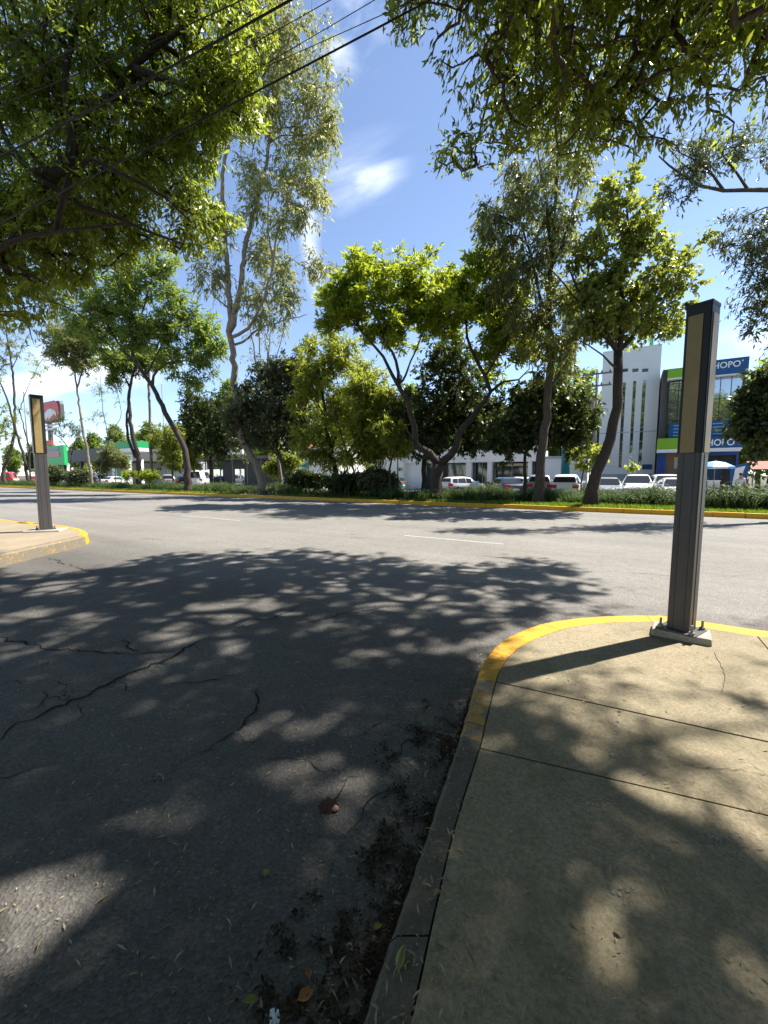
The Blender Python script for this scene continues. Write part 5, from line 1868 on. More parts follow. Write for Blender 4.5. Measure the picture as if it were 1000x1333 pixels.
# lower band
slm = s_of(900, 578, t)
for nm, a, c, mt in (('lime_sign_band', slm + .002, sL + .12, 'lab_green'), ('blue_sign_band', sR + .05, slm, 'lab_blue')):
    b = MB(o)
    b.stbox(a, c, t - .75, t + .05, zl0 + .05, zl1)
    bo = b.build(nm, M[mt], root)
    b = MB(o)
    b.stbox(a, c, t - .78, t + .05, zl0 - .2, zl0 + .047)
    b.build('edge_trim', M['sign_white'], bo)
    if nm == 'blue_sign_band':
        text('lettering', 'CHOPO', s_of(911, 576, t - .75), s_of(956, 576, t - .75), t - .77, z_of(940, 580.5, t), z_of(940, 572, t) - z_of(940, 580.5, t), M['sign_white'], bo, o)
for a, c in ((s_of(889, 560, t), s_of(871, 560, t)), (s_of(950, 560, t), s_of(921, 560, t))):
    b = MB(o)
    b.stbox(a, c, t - .3, t - .02, zl1 + .02, zl1 + 1.15)
    lv = b.build('louvre_panel', M['lab_blue'], root)
    for i in range(4):
        b = MB(o)
        z = zl1 + .18 + i * .25
        b.stbox(a + .3, c - .25, t - .36, t - .302, z, z + .07)
        b.build('louvre_blade', M['umb_blue'], lv)
# ground floor
b = MB(o)
holes_wall(b, sR + .1, sL, 0, zl0 - .22, t - .02, t + .28, [(s_of(886, 600, t), s_of(866.5, 600, t), 0.0, z_of(876, 590, t)), (s_of(958, 600, t), s_of(893, 600, t), 0.25, zl0 - .45)])
b.build('shop_wall', M['lab_blue2'], root)
b = MB(o)
b.stbox(s_of(886, 600, t), s_of(866.5, 600, t), t + .22, t + .27, 0, z_of(876, 590, t))
dr = b.build('doorway', M['brown_in'], root)
b = MB(o)
b.stbox(s_of(885, 600, t), s_of(878, 600, t), t + .16, t + .218, z_of(880, 610, t), z_of(880, 595, t))
b.build('notice_board', M['cream'], dr)
b = MB(o)
b.stbox(s_of(958, 600, t), s_of(893, 600, t), t + .12, t + .2, .25, zl0 - .45)
b.build('shop_window', M['glass_dark'], root)

# blue-white feather board, parasol, stall and awning in front of the laboratory
p = ST(s_of(961, 630, 34.5), 34.5)
root = empty('banner_board', p)
tag(root, 'tall blue leaning board with white streak beside the laboratory', 'sign')
b = MB(p)
x0, x1 = s_of(967, 620, 34.5), s_of(950, 620, 34.5)
b.hexa([ST(x0, 34.5, 0), ST(x1 - .15, 34.5, 0), ST(x1 - .15, 34.6, 0), ST(x0, 34.6, 0), ST(x0 - .35, 34.5, 2.5), ST(x1, 34.5, 2.15), ST(x1, 34.6, 2.15), ST(x0 - .35, 34.6, 2.5)])
b.build('board', M['lab_blue'], root)
b = MB(p)
b.hexa([ST(x0 + .25, 34.46, .9), ST(x0 + .5, 34.46, 1.0), ST(x0 + .5, 34.49, 1.0), ST(x0 + .25, 34.49, .9), ST(x0 - .1, 34.46, 2.25), ST(x0 + .4, 34.46, 2.1), ST(x0 + .4, 34.49, 2.1), ST(x0 - .1, 34.49, 2.25)])
b.build('white_streak', M['sign_white'], root)

p = ST(s_of(930, 620, 33.2), 33.2)
root = empty('parasol', p)
tag(root, 'pale blue and white parasol open over the stall', 'parasol')
zc = z_of(930, 600, 33.2)
b = MB(p)
b.tube([p, p + np.array([0, 0, zc + .05])], .025, 8)
b.build('pole', M['bolt'], root)
for par, mt in ((0, 'umb_blue'), (1, 'sign_white')):
    b = MB(p)
    for k in range(8):
        if k % 2 != par:
            continue
        a0, a1 = k * math.pi / 4, (k + 1) * math.pi / 4
        rim = 1.0
        q = lambda r, a, z: p + np.array([r * math.cos(a), r * math.sin(a), zc + z])
        b.add([q(0, 0, 0), q(.5, a0, -.1), q(.5, a1, -.1), q(rim, a0, -.38), q(rim, (a0 + a1) / 2, -.36), q(rim, a1, -.38), q(rim, a0, -.5), q(rim, a1, -.5)],
              [(0, 1, 2), (1, 3, 4, 5, 2), (3, 6, 7, 5, 4)])
    b.build('canopy', M[mt], root)
p = ST(s_of(931, 630, 33.6), 33.6)
root = empty('market_stall', p)
tag(root, 'white and black street stall under the pale blue parasol', 'stall')
b = MB(p)
b.stbox(s_of(936, 625, 33.6), s_of(922, 625, 33.6), 33.2, 33.9, 0, 1.25)
b.stbox(s_of(936, 625, 33.6) - .05, s_of(922, 625, 33.6) + .05, 33.15, 33.95, 1.252, 1.3)
b.build('white_cabinet', M['sign_white'], root)
b = MB(p)
b.stbox(s_of(950, 625, 33.6), s_of(936, 625, 33.6) - .06, 33.2, 34.0, 0.05, .95)
b.stbox(s_of(951, 625, 33.6), s_of(936, 625, 33.6) - .055, 33.1, 34.1, .952, 1.0)
b.build('counter', M['black'], root)

p = ST(s_of(990, 620, 36), 36)
root = empty('food_stand', p)
tag(root, 'food stand with a dark red awning at the right edge', 'stall')
b = MB(p)
za = z_of(985, 601, 36)
sa, sb = s_of(1012, 610, 36), s_of(974, 610, 36)
b.hexa([ST(sa, 35, za - .55), ST(sb, 35, za - .55), ST(sb, 36.6, za), ST(sa, 36.6, za), ST(sa, 35, za - .5), ST(sb, 35, za - .5), ST(sb, 36.6, za + .05), ST(sa, 36.6, za + .05)])
b.build('awning', M['tile_red'], root)
for ss in (sa + .08, sb - .08):
    b = MB(p)
    b.tube([ST(ss, 35.05, 0), ST(ss, 35.05, za - .54)], .04, 6)
    b.build('leg', M['pole_grey'], root)
b = MB(p)
b.stbox(sa + .3, sb - 1.0, 35.6, 36.3, 0, 1.0)
b.build('counter', M['grey_wall'], root)

# white showroom
t = 42.0
sa, sb = s_of(762, 600, t), s_of(526, 610, t)
zf0, zf1 = z_of(600, 602.2, t), z_of(600, 584, t)
root, o = bld('showroom', 'low white showroom with deep white fascia and open columned front', 'building', (sa + sb) / 2, t)
b = MB(o)
s7 = s_of(700, 600, t)
b.stbox(s7, sb, t - .5, t + 6, zf0, zf1)
b.build('fascia', M['white_wall'], root)
b = MB(o)
b.stbox(sa, s7 - .01, t - .2, t + 5, 0, z_of(740, 596.6, t))
b.stbox(s_of(551, 610, t), sb, t - .25, t + 5, 0, zf0 - .004)
b.stbox(s7, s_of(551, 610, t), t + 4, t + 4.3, 0, zf0 - .004)
b.build('wall', M['white_wall'], root)
b = MB(o)
b.stbox(sa - .06, s7 - .01, t - .26, t + 5, z_of(740, 596.6, t) + .002, z_of(740, 596.6, t) + .22)
b.build('coping', M['grey_wall'], root)
for xa, xb in ((608, 615), (635.5, 641.5), (688, 693)):
    b = MB(o)
    b.stbox(s_of(xb, 610, t), s_of(xa, 610, t), t - .3, t + .2, 0, zf0 - .003)
    b.build('column', M['white_wall'], root)
for xa, xb in ((551, 569), (580, 608), (615, 635.5), (641.5, 688), (693, 700)):
    b = MB(o)
    x0, x1 = s_of(xb, 610, t) + .02, s_of(xa, 610, t) - .02
    b.stbox(x0, x1, t + .9, t + 1.0, 0.1, zf0 - .003)
    g_ = b.build('window', M['glass_dark'], root)
    n = max(2, int((x1 - x0) / 1.2))
    for i in range(n + 1):
        b = MB(o)
        x = x0 + (x1 - x0) * i / n
        b.stbox(x - .03, x + .03, t + .84, t + .898, .1, zf0 - .02)
        b.build('mullion', M['grey_wall'], g_)
b = MB(o)
b.stbox(s_of(686, 604, t), s_of(645, 604, t), t + .6, t + .7, z_of(660, 606.5, t), z_of(660, 603.2, t))
b.build('yellow_sign', M['cream'], root)
# roof-top clutter behind the fascia
b = MB(o)
b.stbox(s_of(652, 580, t + 4), s_of(622, 580, t + 4), t + 2, t + 5.8, zf1 - .1, z_of(640, 573, t + 2))
b.build('roof_shed', M['cream'], root)

# grey-white side block left of the showroom
t = 41.0
root, o = bld('annex_building', 'plain white annex with stepped top left of the showroom', 'building', s_of(500, 610, t), t)
b = MB(o)
b.stbox(s_of(525.5, 610, t), s_of(502, 610, t), t, t + 5, 0, z_of(515, 592, t))
b.stbox(s_of(502, 610, t) + .004, s_of(474, 610, t), t + .3, t + 5, 0, z_of(490, 598, t))
b.build('wall', M['white_bright'], root)
b = MB(o)
b.stbox(s_of(524, 612, t), s_of(519, 612, t), t - .05, t - .004, z_of(521, 613, t), z_of(521, 609, t))
b.build('vent', M['glass_dark'], root)
b = MB(o)
b.stbox(s_of(494, 610, t), s_of(480, 610, t), t + .2, t + .296, 0, z_of(487, 606, t))
b.build('gate', M['grey_wall'], root)

# white house with the pink roof
t = 40.0
sa, sb = s_of(441, 600, t), s_of(366, 600, t)
root, o = bld('white_house', 'bright white walled house with small pink tiled roof peak', 'building', (sa + sb) / 2, t)
zw = z_of(400, 582, t)
b = MB(o)
sm2 = s_of(404, 600, t)
holes_wall(b, sa, sm2, 0, zw, t, t + .3, [(s_of(402, 605, t) - .9, s_of(402, 605, t) - .3, 1.6, 2.6)] if False else [])
b.stbox(sm2 + .004, sb, t + .05, t + 6, 0, z_of(380, 588, t))
b.stbox(sa, sm2, t + .302, t + 6, 0, zw - .02)
b.build('wall', M['white_bright'], root)
b = MB(o)
x0, x1 = s_of(396, 590, t), s_of(378, 590, t)
zr = z_of(386, 585, t)
b.add([ST(x0, t + .4, zr), ST(x1, t + .4, zr), ST(x1, t + 3.4, zr), ST(x0, t + 3.4, zr), ST((x0 + x1) / 2, t + 1.9, z_of(386, 567, t))], [(0, 4, 1), (1, 4, 2), (2, 4, 3), (3, 4, 0), (0, 1, 2, 3)])
b.build('roof', M['tile_red'], root)
b = MB(o)
b.stbox(s_of(402, 603, t), s_of(395, 603, t), t - .04, t - .003, z_of(398, 608, t), z_of(398, 599, t))
b.build('window', M['glass_dark'], root)

# dark shop with the white sign
t = 39.0
sa, sb = s_of(352, 610, t), s_of(252, 610, t)
root, o = bld('corner_shop', 'dark shop with flat awning under red and white sign', 'shop', (sa + sb) / 2, t)
b = MB(o)
b.stbox(sa, sb, t + 2.4, t + 8, 0, z_of(300, 594, t + 2))
b.build('wall', M['dark_wall'], root)
b = MB(o)
b.stbox(sa - .3, sb + .3, t - .6, t + 2.39, z_of(300, 598.5, t), z_of(300, 595.5, t))
b.build('awning', M['gas_grey'], root)
for px in (258, 268, 287, 303, 322, 340):
    b = MB(o)
    b.tube([ST(s_of(px, 610, t), t, 0), ST(s_of(px, 610, t), t, z_of(300, 598.5, t))], .09, 8)
    b.build('post', M['pole_grey'], root)
for xa, xb in ((268, 276), (278, 290), (306, 318)):
    b = MB(o)
    b.stbox(s_of(xb, 612, t + 2.3), s_of(xa, 612, t + 2.3), t + 2.3, t + 2.39, .2, 2.6)
    b.build('window', M['glass'], root)
b = MB(o)
z0, z1 = z_of(300, 592, t), z_of(300, 582.5, t)
b.stbox(s_of(318, 588, t), s_of(293, 588, t), t - .3, t - .1, z0, z1)
sg = b.build('sign_board', M['sign_white'], root)
b = MB(o)
c = ST(s_of(290, 587, t), t - .36, (z0 + z1) / 2)
ring = [c + (-U) * (.55 * math.cos(k * .3927)) + np.array([0, 0, .75 * math.sin(k * .3927)]) for k in range(16)]
b.add([*ring, *[q + N * .2 for q in ring]], [tuple(range(16)), tuple(range(31, 15, -1))] + [(i, 16 + i, 16 + (i + 1) % 16, (i + 1) % 16) for i in range(16)])
b.build('red_disc', M['red'], sg)
b = MB(o)
for k in range(5):
    x = s_of(297 + 4 * k, 588, t)
    b.stbox(x - .16, x + .12, t - .33, t - .302, z0 + .3, z1 - .3 - .1 * (k % 2))
b.build('blue_mark', M['lab_blue'], sg)

# filling station
t = 36.0
root, o = bld('filling_station', 'filling station with bright green canopy edge', 'filling station', s_of(140, 600, t), t)
sa, sb = s_of(177, 580, t), s_of(139, 580, t)
sc_ = s_of(60, 595, t)
b = MB(o)
b.stbox(sa, sb, t, t + 2.5, z_of(160, 583.5, t), z_of(160, 575, t))
b.build('canopy', M['gas_green'], root)
b = MB(o)
b.stbox(sa, sb, t + .1, t + 2.5, z_of(160, 588, t), z_of(160, 583.7, t))
b.build('canopy_soffit', M['sign_white'], root)
b = MB(o)
b.stbox(sb + .05, sc_, t + 1, t + 10, z_of(120, 600, t + 1), z_of(120, 584, t + 1))
b.build('grey_canopy', M['gas_grey'], root)
b = MB(o)
b.stbox(sa - 1, sc_, t + 11, t + 14, 0, 4.2)
b.build('back_wall', M['grey_wall'], root)
for px in (82, 104, 128, 146, 166, 182):
    b = MB(o)
    x = s_of(px, 600, t + 1.5)
    b.stbox(x - .25, x + .25, t + 1.5, t + 2.0, 0, z_of(120, 600, t + 1))
    b.build('column', M['sign_white'] if px > 140 else M['gas_grey'], root)
for px in (94, 112, 136, 158):
    b = MB(o)
    x = s_of(px, 612, t + 2.6)
    b.stbox(x - .5, x + .5, t + 2.3, t + 2.9, 0, 1.9)
    b.build('fuel_pump', M['gas_green2'] if px > 130 else M['sign_white'], root)
b = MB(o)
b.stbox(s_of(175, 597, t), s_of(148.5, 597, t), t - .5, t - .3, z_of(160, 601, t), z_of(160, 592.5, t))
sg = b.build('sign_board', M['sign_white'], root)
for xa, xb in ((150, 157.5), (165, 174)):
    b = MB(o)
    b.stbox(s_of(xb, 597, t), s_of(xa, 597, t), t - .54, t - .503, z_of(160, 599, t), z_of(160, 594, t))
    b.build('green_panel', M['gas_green'], sg)

# price totem of the filling station
t = 29.0
pz = ST(s_of(68, 610, t), t)
root = empty('price_sign', pz)
tag(root, 'tall price sign with white eagle head on red over green board', 'sign')


def plate(px0, px1, py0, py1, tt, th, mat, name, parent, rad=0):
    s0_, s1_ = s_of(px1, (py0 + py1) / 2, tt), s_of(px0, (py0 + py1) / 2, tt)
    z0_, z1_ = z_of((px0 + px1) / 2, py1, tt), z_of((px0 + px1) / 2, py0, tt)
    b = MB(pz)
    if rad:
        r_ = rad * min(s1_ - s0_, z1_ - z0_)
        ring = []
        for cx_, cz, a0 in ((s1_ - r_, z1_ - r_, 0), (s0_ + r_, z1_ - r_, 90), (s0_ + r_, z0_ + r_, 180), (s1_ - r_, z0_ + r_, 270)):
            for k in range(7):
                an = R(a0 + 15 * k)
                ring.append((cx_ + r_ * math.cos(an), cz + r_ * math.sin(an)))
        n_ = len(ring)
        b.add([ST(q[0], tt, q[1]) for q in ring] + [ST(q[0], tt + th, q[1]) for q in ring],
              [tuple(range(n_ - 1, -1, -1)), tuple(range(n_, 2 * n_))] + [(i, (i + 1) % n_, n_ + (i + 1) % n_, n_ + i) for i in range(n_)])
    else:
        b.stbox(s0_, s1_, tt, tt + th, z0_, z1_)
    return b.build(name, mat, parent)


bk = plate(53, 79, 523.5, 550, t, .5, M['gas_grey'], 'sign_head', root, .22)
rd = plate(51, 76.5, 522.5, 548.5, t - .1, .098, M['red'], 'red_emblem', bk, .5)
# eagle head outline on the emblem
eag = [(57, 546), (58, 538), (62, 533), (67, 531.5), (71, 534), (73.2, 538.5), (72.6, 541), (70, 538.8), (67.5, 538.6), (69, 541), (67, 541.5), (65.5, 543.5), (63.5, 546.5), (62.5, 542), (60.5, 546.5)]
b = MB(pz)
e0 = [T(x, y, t - .13) for x, y in eag]
n_ = len(e0)
b.add(e0 + [q + N * .028 for q in e0], [tuple(range(n_)), tuple(range(2 * n_ - 1, n_ - 1, -1))] + [(i, n_ + i, n_ + (i + 1) % n_, (i + 1) % n_) for i in range(n_)])
b.build('white_eagle', M['sign_white'], rd)
plate(57, 78, 552, 554.5, t - .05, .2, M['sign_white'], 'name_strip', bk)
plate(58, 74, 557, 560, t - .05, .2, M['sign_white'], 'name_strip', root)
plate(62, 66, 550.2, 573.4, t + .1, .3, M['gas_grey'], 'post', root)
plate(54, 67, 573.5, 580, t - .1, .3, M['red'], 'red_board', root)
gb = plate(50, 83.5, 580.5, 605.5, t, .45, M['gas_green2'], 'green_board', root)
plate(54, 76, 583, 587, t - .06, .058, M['grey_wall'], 'price_row', gb)
plate(54, 77.5, 588.5, 595, t - .06, .058, M['pink'], 'price_row', gb)
plate(54, 70, 604.5, 607.5, t - .06, .058, M['orange'], 'orange_row', root)
b = MB(pz)
for px in (56, 76):
    x = s_of(px, 600, t + .2)
    b.stbox(x - .2, x + .2, t + .1, t + .35, 0, z_of(65, 605.5, t))
b.build('post', M['gas_grey'], root)

# teal billboard post
t = 36.5
p = ST(s_of(736.5, 600, t), t)
root = empty('billboard', p)
tag(root, 'thick teal post carrying weathered billboard seen edge-on', 'billboard')
b = MB(p)
b.tube([p, p + np.array([0, 0, z_of(735, 470, t)])], .33, 16)
b.build('post', M['teal'], root, smooth=True)
b = MB(p)
z0, z1 = z_of(734, 470, t), z_of(734, 402, t)
c = p
a = np.array([.42, .907, 0])
q = np.array([.907, -.42, 0])
b.hexa([c - q * .55 - a * 5 + [0, 0, z0], c + q * .45 - a * 5 + [0, 0, z0], c + q * .45 + a * 5 + [0, 0, z0], c - q * .55 + a * 5 + [0, 0, z0],
        c - q * .55 - a * 5 + [0, 0, z1], c + q * .45 - a * 5 + [0, 0, z1], c + q * .45 + a * 5 + [0, 0, z1], c - q * .55 + a * 5 + [0, 0, z1]])
b.build('board', M['teal_grey'], root)

# posts
def pole(name, label, cat, px, t, top_py, r, mat, arms=False):
    p = ST(s_of(px, 615, t), t)
    z1 = z_of(px, top_py, t)
    root = empty(name, p)
    tag(root, label, cat)
    b = MB(p)
    b.tube([p, p + np.array([0, 0, z1])], [r, r * .65], 10)
    b.build('post', mat, root, smooth=True)
    if arms:
        for dz in (.4, 1.3):
            b = MB(p)
            b.stbox(np.dot(p, U) - 1.0, np.dot(p, U) + 1.0, t - .22, t - .12, z1 - dz, z1 - dz + .12)
            a_ = b.build('crossarm', mat, root)
            for k in (-.85, -.3, .3, .85):
                b = MB(p)
                q = p + U * k - N * .17
                b.lathe((q[0], q[1], z1 - dz + .12), [(0, .0), (.06, 0), (.07, .08), (.04, .12), (.05, .17), (0, .2)], 8)
                b.build('insulator', M['gas_grey'], a_)
        b = MB(p)
        q = p + U * .35 - N * .3
        b.lathe((q[0], q[1], z1 - 3.0), [(0, 0), (.28, .03), (.3, .1), (.3, .85), (.25, .95), (0, 1.0)], 14)
        b.build('transformer', M['pole_grey'], root)
    else:
        b = MB(p)
        b.lathe((p[0], p[1], z1 - .001), [(r * .9, 0), (r * 1.1, .05), (0, .12)], 10)
        b.build('cap', mat, root)
        b = MB(p)
        b.lathe((p[0], p[1], 0), [(r * 2.2, 0.0), (r * 2.2, .06), (r * 1.2, .1)], 10)
        b.build('base', mat, root)
    return root


pole('utility_pole', 'concrete utility pole with crossarms left of the white tower', 'utility pole', 772, 35.5, 482, .16, M['pole_grey'], True)
pole('signpost', 'slim grey post standing in front of the white annex', 'post', 518, 27.0, 575, .07, M['gas_grey'])
pole('signpost', 'slim dark post in front of the bright white house', 'post', 378, 27.0, 590, .07, M['gas_grey'])
pole('street_lamp_post', 'very thin tall post behind the leaning feathery trunk', 'post', 216, 38.0, 500, .07, M['gas_grey'])
pole('signpost', 'post with small boxed top behind the left totem', 'post', 39, 24.0, 509, .12, M['pole_grey'])
p = ST(s_of(395, 615, 30.0), 30.0)
root = empty('street_sign', p)
tag(root, 'blue road sign on two posts in front of the white house', 'sign')
for px in (388.5, 401.5):
    b = MB(p)
    q = ST(s_of(px, 615, 30.0), 30.0)
    b.tube([q, q + np.array([0, 0, 2.5])], .05, 8)
    b.build('post', M['gas_grey'], root)
b = MB(p)
b.stbox(s_of(402, 604, 30), s_of(388, 604, 30), 29.85, 29.93, z_of(395, 608, 30), z_of(395, 602.5, 30))
b.build('panel', M['teal'], root)
p = ST(s_of(415, 620, 26.0), 26.0)
root = empty('yellow_box', p)
tag(root, 'small yellow board standing among the plants before the white house', 'sign')
b = MB(p)
b.stbox(s_of(418, 620, 26), s_of(412.5, 620, 26), 25.9, 26.0, .55, z_of(415, 616, 26))
b.build('board', M['yellow_sign'], root)
b = MB(p)
b.tube([p + np.array([0, 0, 0]), p + np.array([0, 0, .55])], .03, 6)
b.build('post', M['gas_grey'], root)

# ------------------------------------------------------------------ vehicles
def car_proto(name, kind, paint):
    """car along +y (front), on wheels, centred"""
    root = empty(name, (0, 0, 0))
    if kind == 'suv':
        L, W, H, belt, gc = 4.5, 1.84, 1.66, 1.02, .22
        st = [(-2.25, .42, .80, .80), (-2.18, .30, .98, 1.10), (-2.0, gc, 1.04, 1.52), (-1.5, gc, 1.04, 1.64), (-.4, gc, 1.02, 1.66), (.35, gc, 1.0, 1.58), (1.05, gc, .99, 1.06), (1.75, gc, .94, .97), (2.1, .28, .84, .86), (2.25, .40, .66, .67)]
        wh, wy = .35, (-1.36, 1.38)
    elif kind == 'hatch':
        L, W, H, belt, gc = 4.0, 1.72, 1.48, .92, .2
        st = [(-2.0, .40, .74, .74), (-1.94, .28, .92, 1.02), (-1.75, gc, .96, 1.36), (-1.2, gc, .95, 1.46), (-.3, gc, .93, 1.48), (.35, gc, .91, 1.40), (1.0, gc, .90, .96), (1.55, gc, .84, .87), (1.9, .27, .74, .76), (2.0, .38, .60, .61)]
        wh, wy = .31, (-1.2, 1.26)
    elif kind == 'sedan':
        L, W, H, belt, gc = 4.5, 1.76, 1.46, .90, .2
        st = [(-2.25, .40, .76, .76), (-2.18, .28, .90, .92), (-1.7, gc, .94, .97), (-1.15, gc, .94, 1.34), (-.7, gc, .93, 1.43), (0, gc, .91, 1.46), (.5, gc, .90, 1.38), (1.1, gc, .89, .94), (1.7, gc, .83, .85), (2.12, .27, .73, .74), (2.25, .38, .58, .59)]
        wh, wy = .31, (-1.35, 1.38)
    elif kind == 'pickup':
        L, W, H, belt, gc = 5.2, 1.84, 1.76, 1.08, .28
        st = [(-2.6, .45, 1.0, 1.0), (-2.55, .4, 1.06, 1.07), (-.9, .3, 1.07, 1.08), (-.82, .28, 1.08, 1.60), (-.5, .28, 1.08, 1.74), (.3, .28, 1.06, 1.76), (.8, .28, 1.05, 1.64), (1.35, .28, 1.04, 1.1), (2.1, .3, 1.0, 1.02), (2.5, .34, .88, .9), (2.6, .45, .7, .71)]
        wh, wy = .37, (-1.6, 1.65)
    else:  # van
        L, W, H, belt, gc = 5.0, 1.95, 2.25, 1.15, .25
        st = [(-2.5, .4, 1.1, 1.2), (-2.47, .3, 1.15, 2.15), (-2.3, gc, 1.15, 2.24), (-1, gc, 1.15, 2.26), (.6, gc, 1.15, 2.25), (1.2, gc, 1.13, 2.1), (1.9, gc, 1.1, 1.22), (2.3, .28, 1.0, 1.03), (2.5, .4, .75, .77)]
        wh, wy = .35, (-1.5, 1.6)
    hw = W / 2

    def halfw(y):
        f = abs(y) / (L / 2)
        return hw * (1 - .10 * max(0, f - .72) / .28 - .05 * f ** 4)

    def roofw(y, bl, rf):
        return halfw(y) * (1 - .26 * min(1, max(0, rf - bl) / .6))
    b = MB()
    rings = []
    for (y, zb, bl, rf) in st:
        h, rw = halfw(y), roofw(y, bl, rf)
        half = [(h * .80, zb - .02), (h * .97, zb + .08), (h, zb + (bl - zb) * .55), (h * .975, bl), (rw, bl + (rf - bl) * .86), (rw * .86, rf), (rw * .4, rf + .015)]
        ring = [(x, y, z) for x, z in half] + [(-x, y, z) for x, z in reversed(half)]
        rings.append(ring)
    n = len(rings[0])
    vs = [p for r_ in rings for p in r_]
    fs = []
    for i in range(len(rings) - 1):
        for k in range(n):
            k2 = (k + 1) % n
            fs.append((i * n + k, (i + 1) * n + k, (i + 1) * n + k2, i * n + k2))
    fs.append(tuple(range(n)))
    fs.append(tuple(range(len(vs) - 1, len(vs) - n - 1, -1)))
    b.add(vs, fs)
    b.build('body', M[paint], root, smooth=True)
    # side glass: follows the cabin between belt and roof
    cab = [s_ for s_ in st if s_[3] - s_[2] > .25]
    for sx in (-1, 1):
        b = MB()
        pts = []
        for (y, zb, bl, rf) in cab:
            h, rw = halfw(y), roofw(y, bl, rf)
            pts.append(((sx * (h * .972 + .006), y, bl + .03), (sx * (rw + .02), y, bl + (rf - bl) * .82)))
        for i in range(len(pts) - 1):
            if kind == 'van' and i < 2:
                continue
            a0, a1, c0, c1 = pts[i][0], pts[i][1], pts[i + 1][0], pts[i + 1][1]
            g = .03
            b.add([(a0[0], a0[1] + g, a0[2]), (c0[0], c0[1] - g, c0[2]), (c1[0], c1[1] - g, c1[2]), (a1[0], a1[1] + g, a1[2])], [(0, 1, 2, 3)])
        if b.v:
            b.build('side_window', M['car_glass'], root)
    # windscreen and rear screen
    fi = max(i for i, s_ in enumerate(st) if s_[3] - s_[2] > .25)
    bi = min(i for i, s_ in enumerate(st) if s_[3] - s_[2] > .25)
    for nm, i, j in (('windscreen', fi, fi + 1), ('rear_window', bi, bi - 1)):
        y0, _, b0_, r0 = st[i]
        y1, _, b1, r1 = st[j]
        w0, w1 = roofw(y0, b0_, r0) * .9, halfw(y1) * .86
        sg = 1 if nm == 'windscreen' else -1
        ya, za, yb, zb_ = y1, max(r1, b1), y0, r0
        ln = math.hypot(yb - ya, zb_ - za)
        ny, nz_ = sg * abs(zb_ - za) / ln * .035, abs(yb - ya) / ln * .035 + .012
        f0, f1 = .07, .92
        pa_ = (ya + (yb - ya) * f0 + ny, za + (zb_ - za) * f0 + nz_)
        pb_ = (ya + (yb - ya) * f1 + ny, za + (zb_ - za) * f1 + nz_)
        b = MB()
        b.add([(-w1, *pa_), (w1, *pa_), (w0, *pb_), (-w0, *pb_)], [(0, 1, 2, 3) if sg < 0 else (3, 2, 1, 0)])
        b.build(nm, M['car_glass'], root)
    yf, yr = st[-1][0], st[0][0]
    for sx in (-1, 1):
        x = sx * hw * .66
        b = MB()
        z = st[-2][2] - .12
        b.box(x - .2, x + .2, yf - .16, yf + .012, z - .08, z + .06)
        b.build('headlight', M['lamp_clear'], root, bevel=.03)
        b = MB()
        z = st[1][2] - .08
        b.box(x - .17 + sx * .05, x + .2 + sx * .05, yr - .015, yr + .22, z - .14, z + .1)
        b.build('tail_light', M['lamp_red'], root, bevel=.03)
        b = MB()
        y = st[fi + 1][0] - .12
        b.box(sx * hw * .98, sx * (hw + .19), y - .05, y + .06, belt + .04, belt + .19) if sx > 0 else b.box(sx * (hw + .19), sx * hw * .98, y - .05, y + .06, belt + .04, belt + .19)
        b.build('mirror', M[paint], root, bevel=.03)
    for sg, y in ((1, yf), (-1, yr)):
        b = MB()
        b.box(-hw * .86, hw * .86, min(y, y + sg * .035) - (.05 if sg > 0 else 0), max(y, y + sg * .035) + (0.05 if sg < 0 else 0), .32, .5)
        b.build('bumper', M['black'] if sg > 0 else M[paint], root, bevel=.02)
        b = MB()
        b.box(-.22, .22, min(y + sg * .036, y + sg * .05), max(y + sg * .036, y + sg * .05), .52 if sg < 0 else .36, .64 if sg < 0 else .47)
        b.build('number_plate', M['sign_white'], root)
    b = MB()
    b.box(-hw * .45, hw * .45, yf - .05, yf + .02, .52, st[-1][2] - .03)
    b.build('grille', M['black'], root)
    for y in wy:
        for sx in (-1, 1):
            b = MB()
            x0, x1 = sx * (halfw(y) - .2), sx * (halfw(y) + .015)
            prof = [(wh * .62, x0), (wh * .94, x0), (wh, x0 + sx * .03), (wh, x1 - sx * .03), (wh * .94, x1), (wh * .62, x1)]
            vs, fs = [], []
            k = 20
            for r_, x in prof:
                for i in range(k):
                    an = 2 * math.pi * i / k
                    vs.append((x, y + r_ * math.cos(an), wh + r_ * math.sin(an)))
            for i in range(len(prof) - 1):
                for j in range(k):
                    fs.append((i * k + j, i * k + (j + 1) % k, (i + 1) * k + (j + 1) % k, (i + 1) * k + j))
            b.add(vs, fs)
            wo = b.build('wheel', M['tyre'], root)
            b = MB()
            xr = x1 - sx * .015
            vs, fs = [(xr + sx * .01, y, wh)], []
            for i in range(20):
                an = 2 * math.pi * i / 20
                r_ = wh * .63 if i % 4 < 3 else wh * .5
                vs.append((xr, y + r_ * math.cos(an), wh + r_ * math.sin(an)))
            for i in range(20):
                fs.append((0, 1 + i, 1 + (i + 1) % 20))
            b.add(vs, fs)
            b.build('rim', M['rim'], wo)
            # wheel arch
            b = MB()
            vs = []
            xa = sx * (halfw(y) + .004)
            for i in range(13):
                an = math.pi * i / 12
                vs.append((xa, y + wh * 1.2 * math.cos(an), wh + wh * 1.18 * math.sin(an)))
            vs.append((xa, y, wh * .6))
            b.add(vs, [(13, i, i + 1) for i in range(12)])
            b.build('wheel_arch', M['black'], root)
    return root


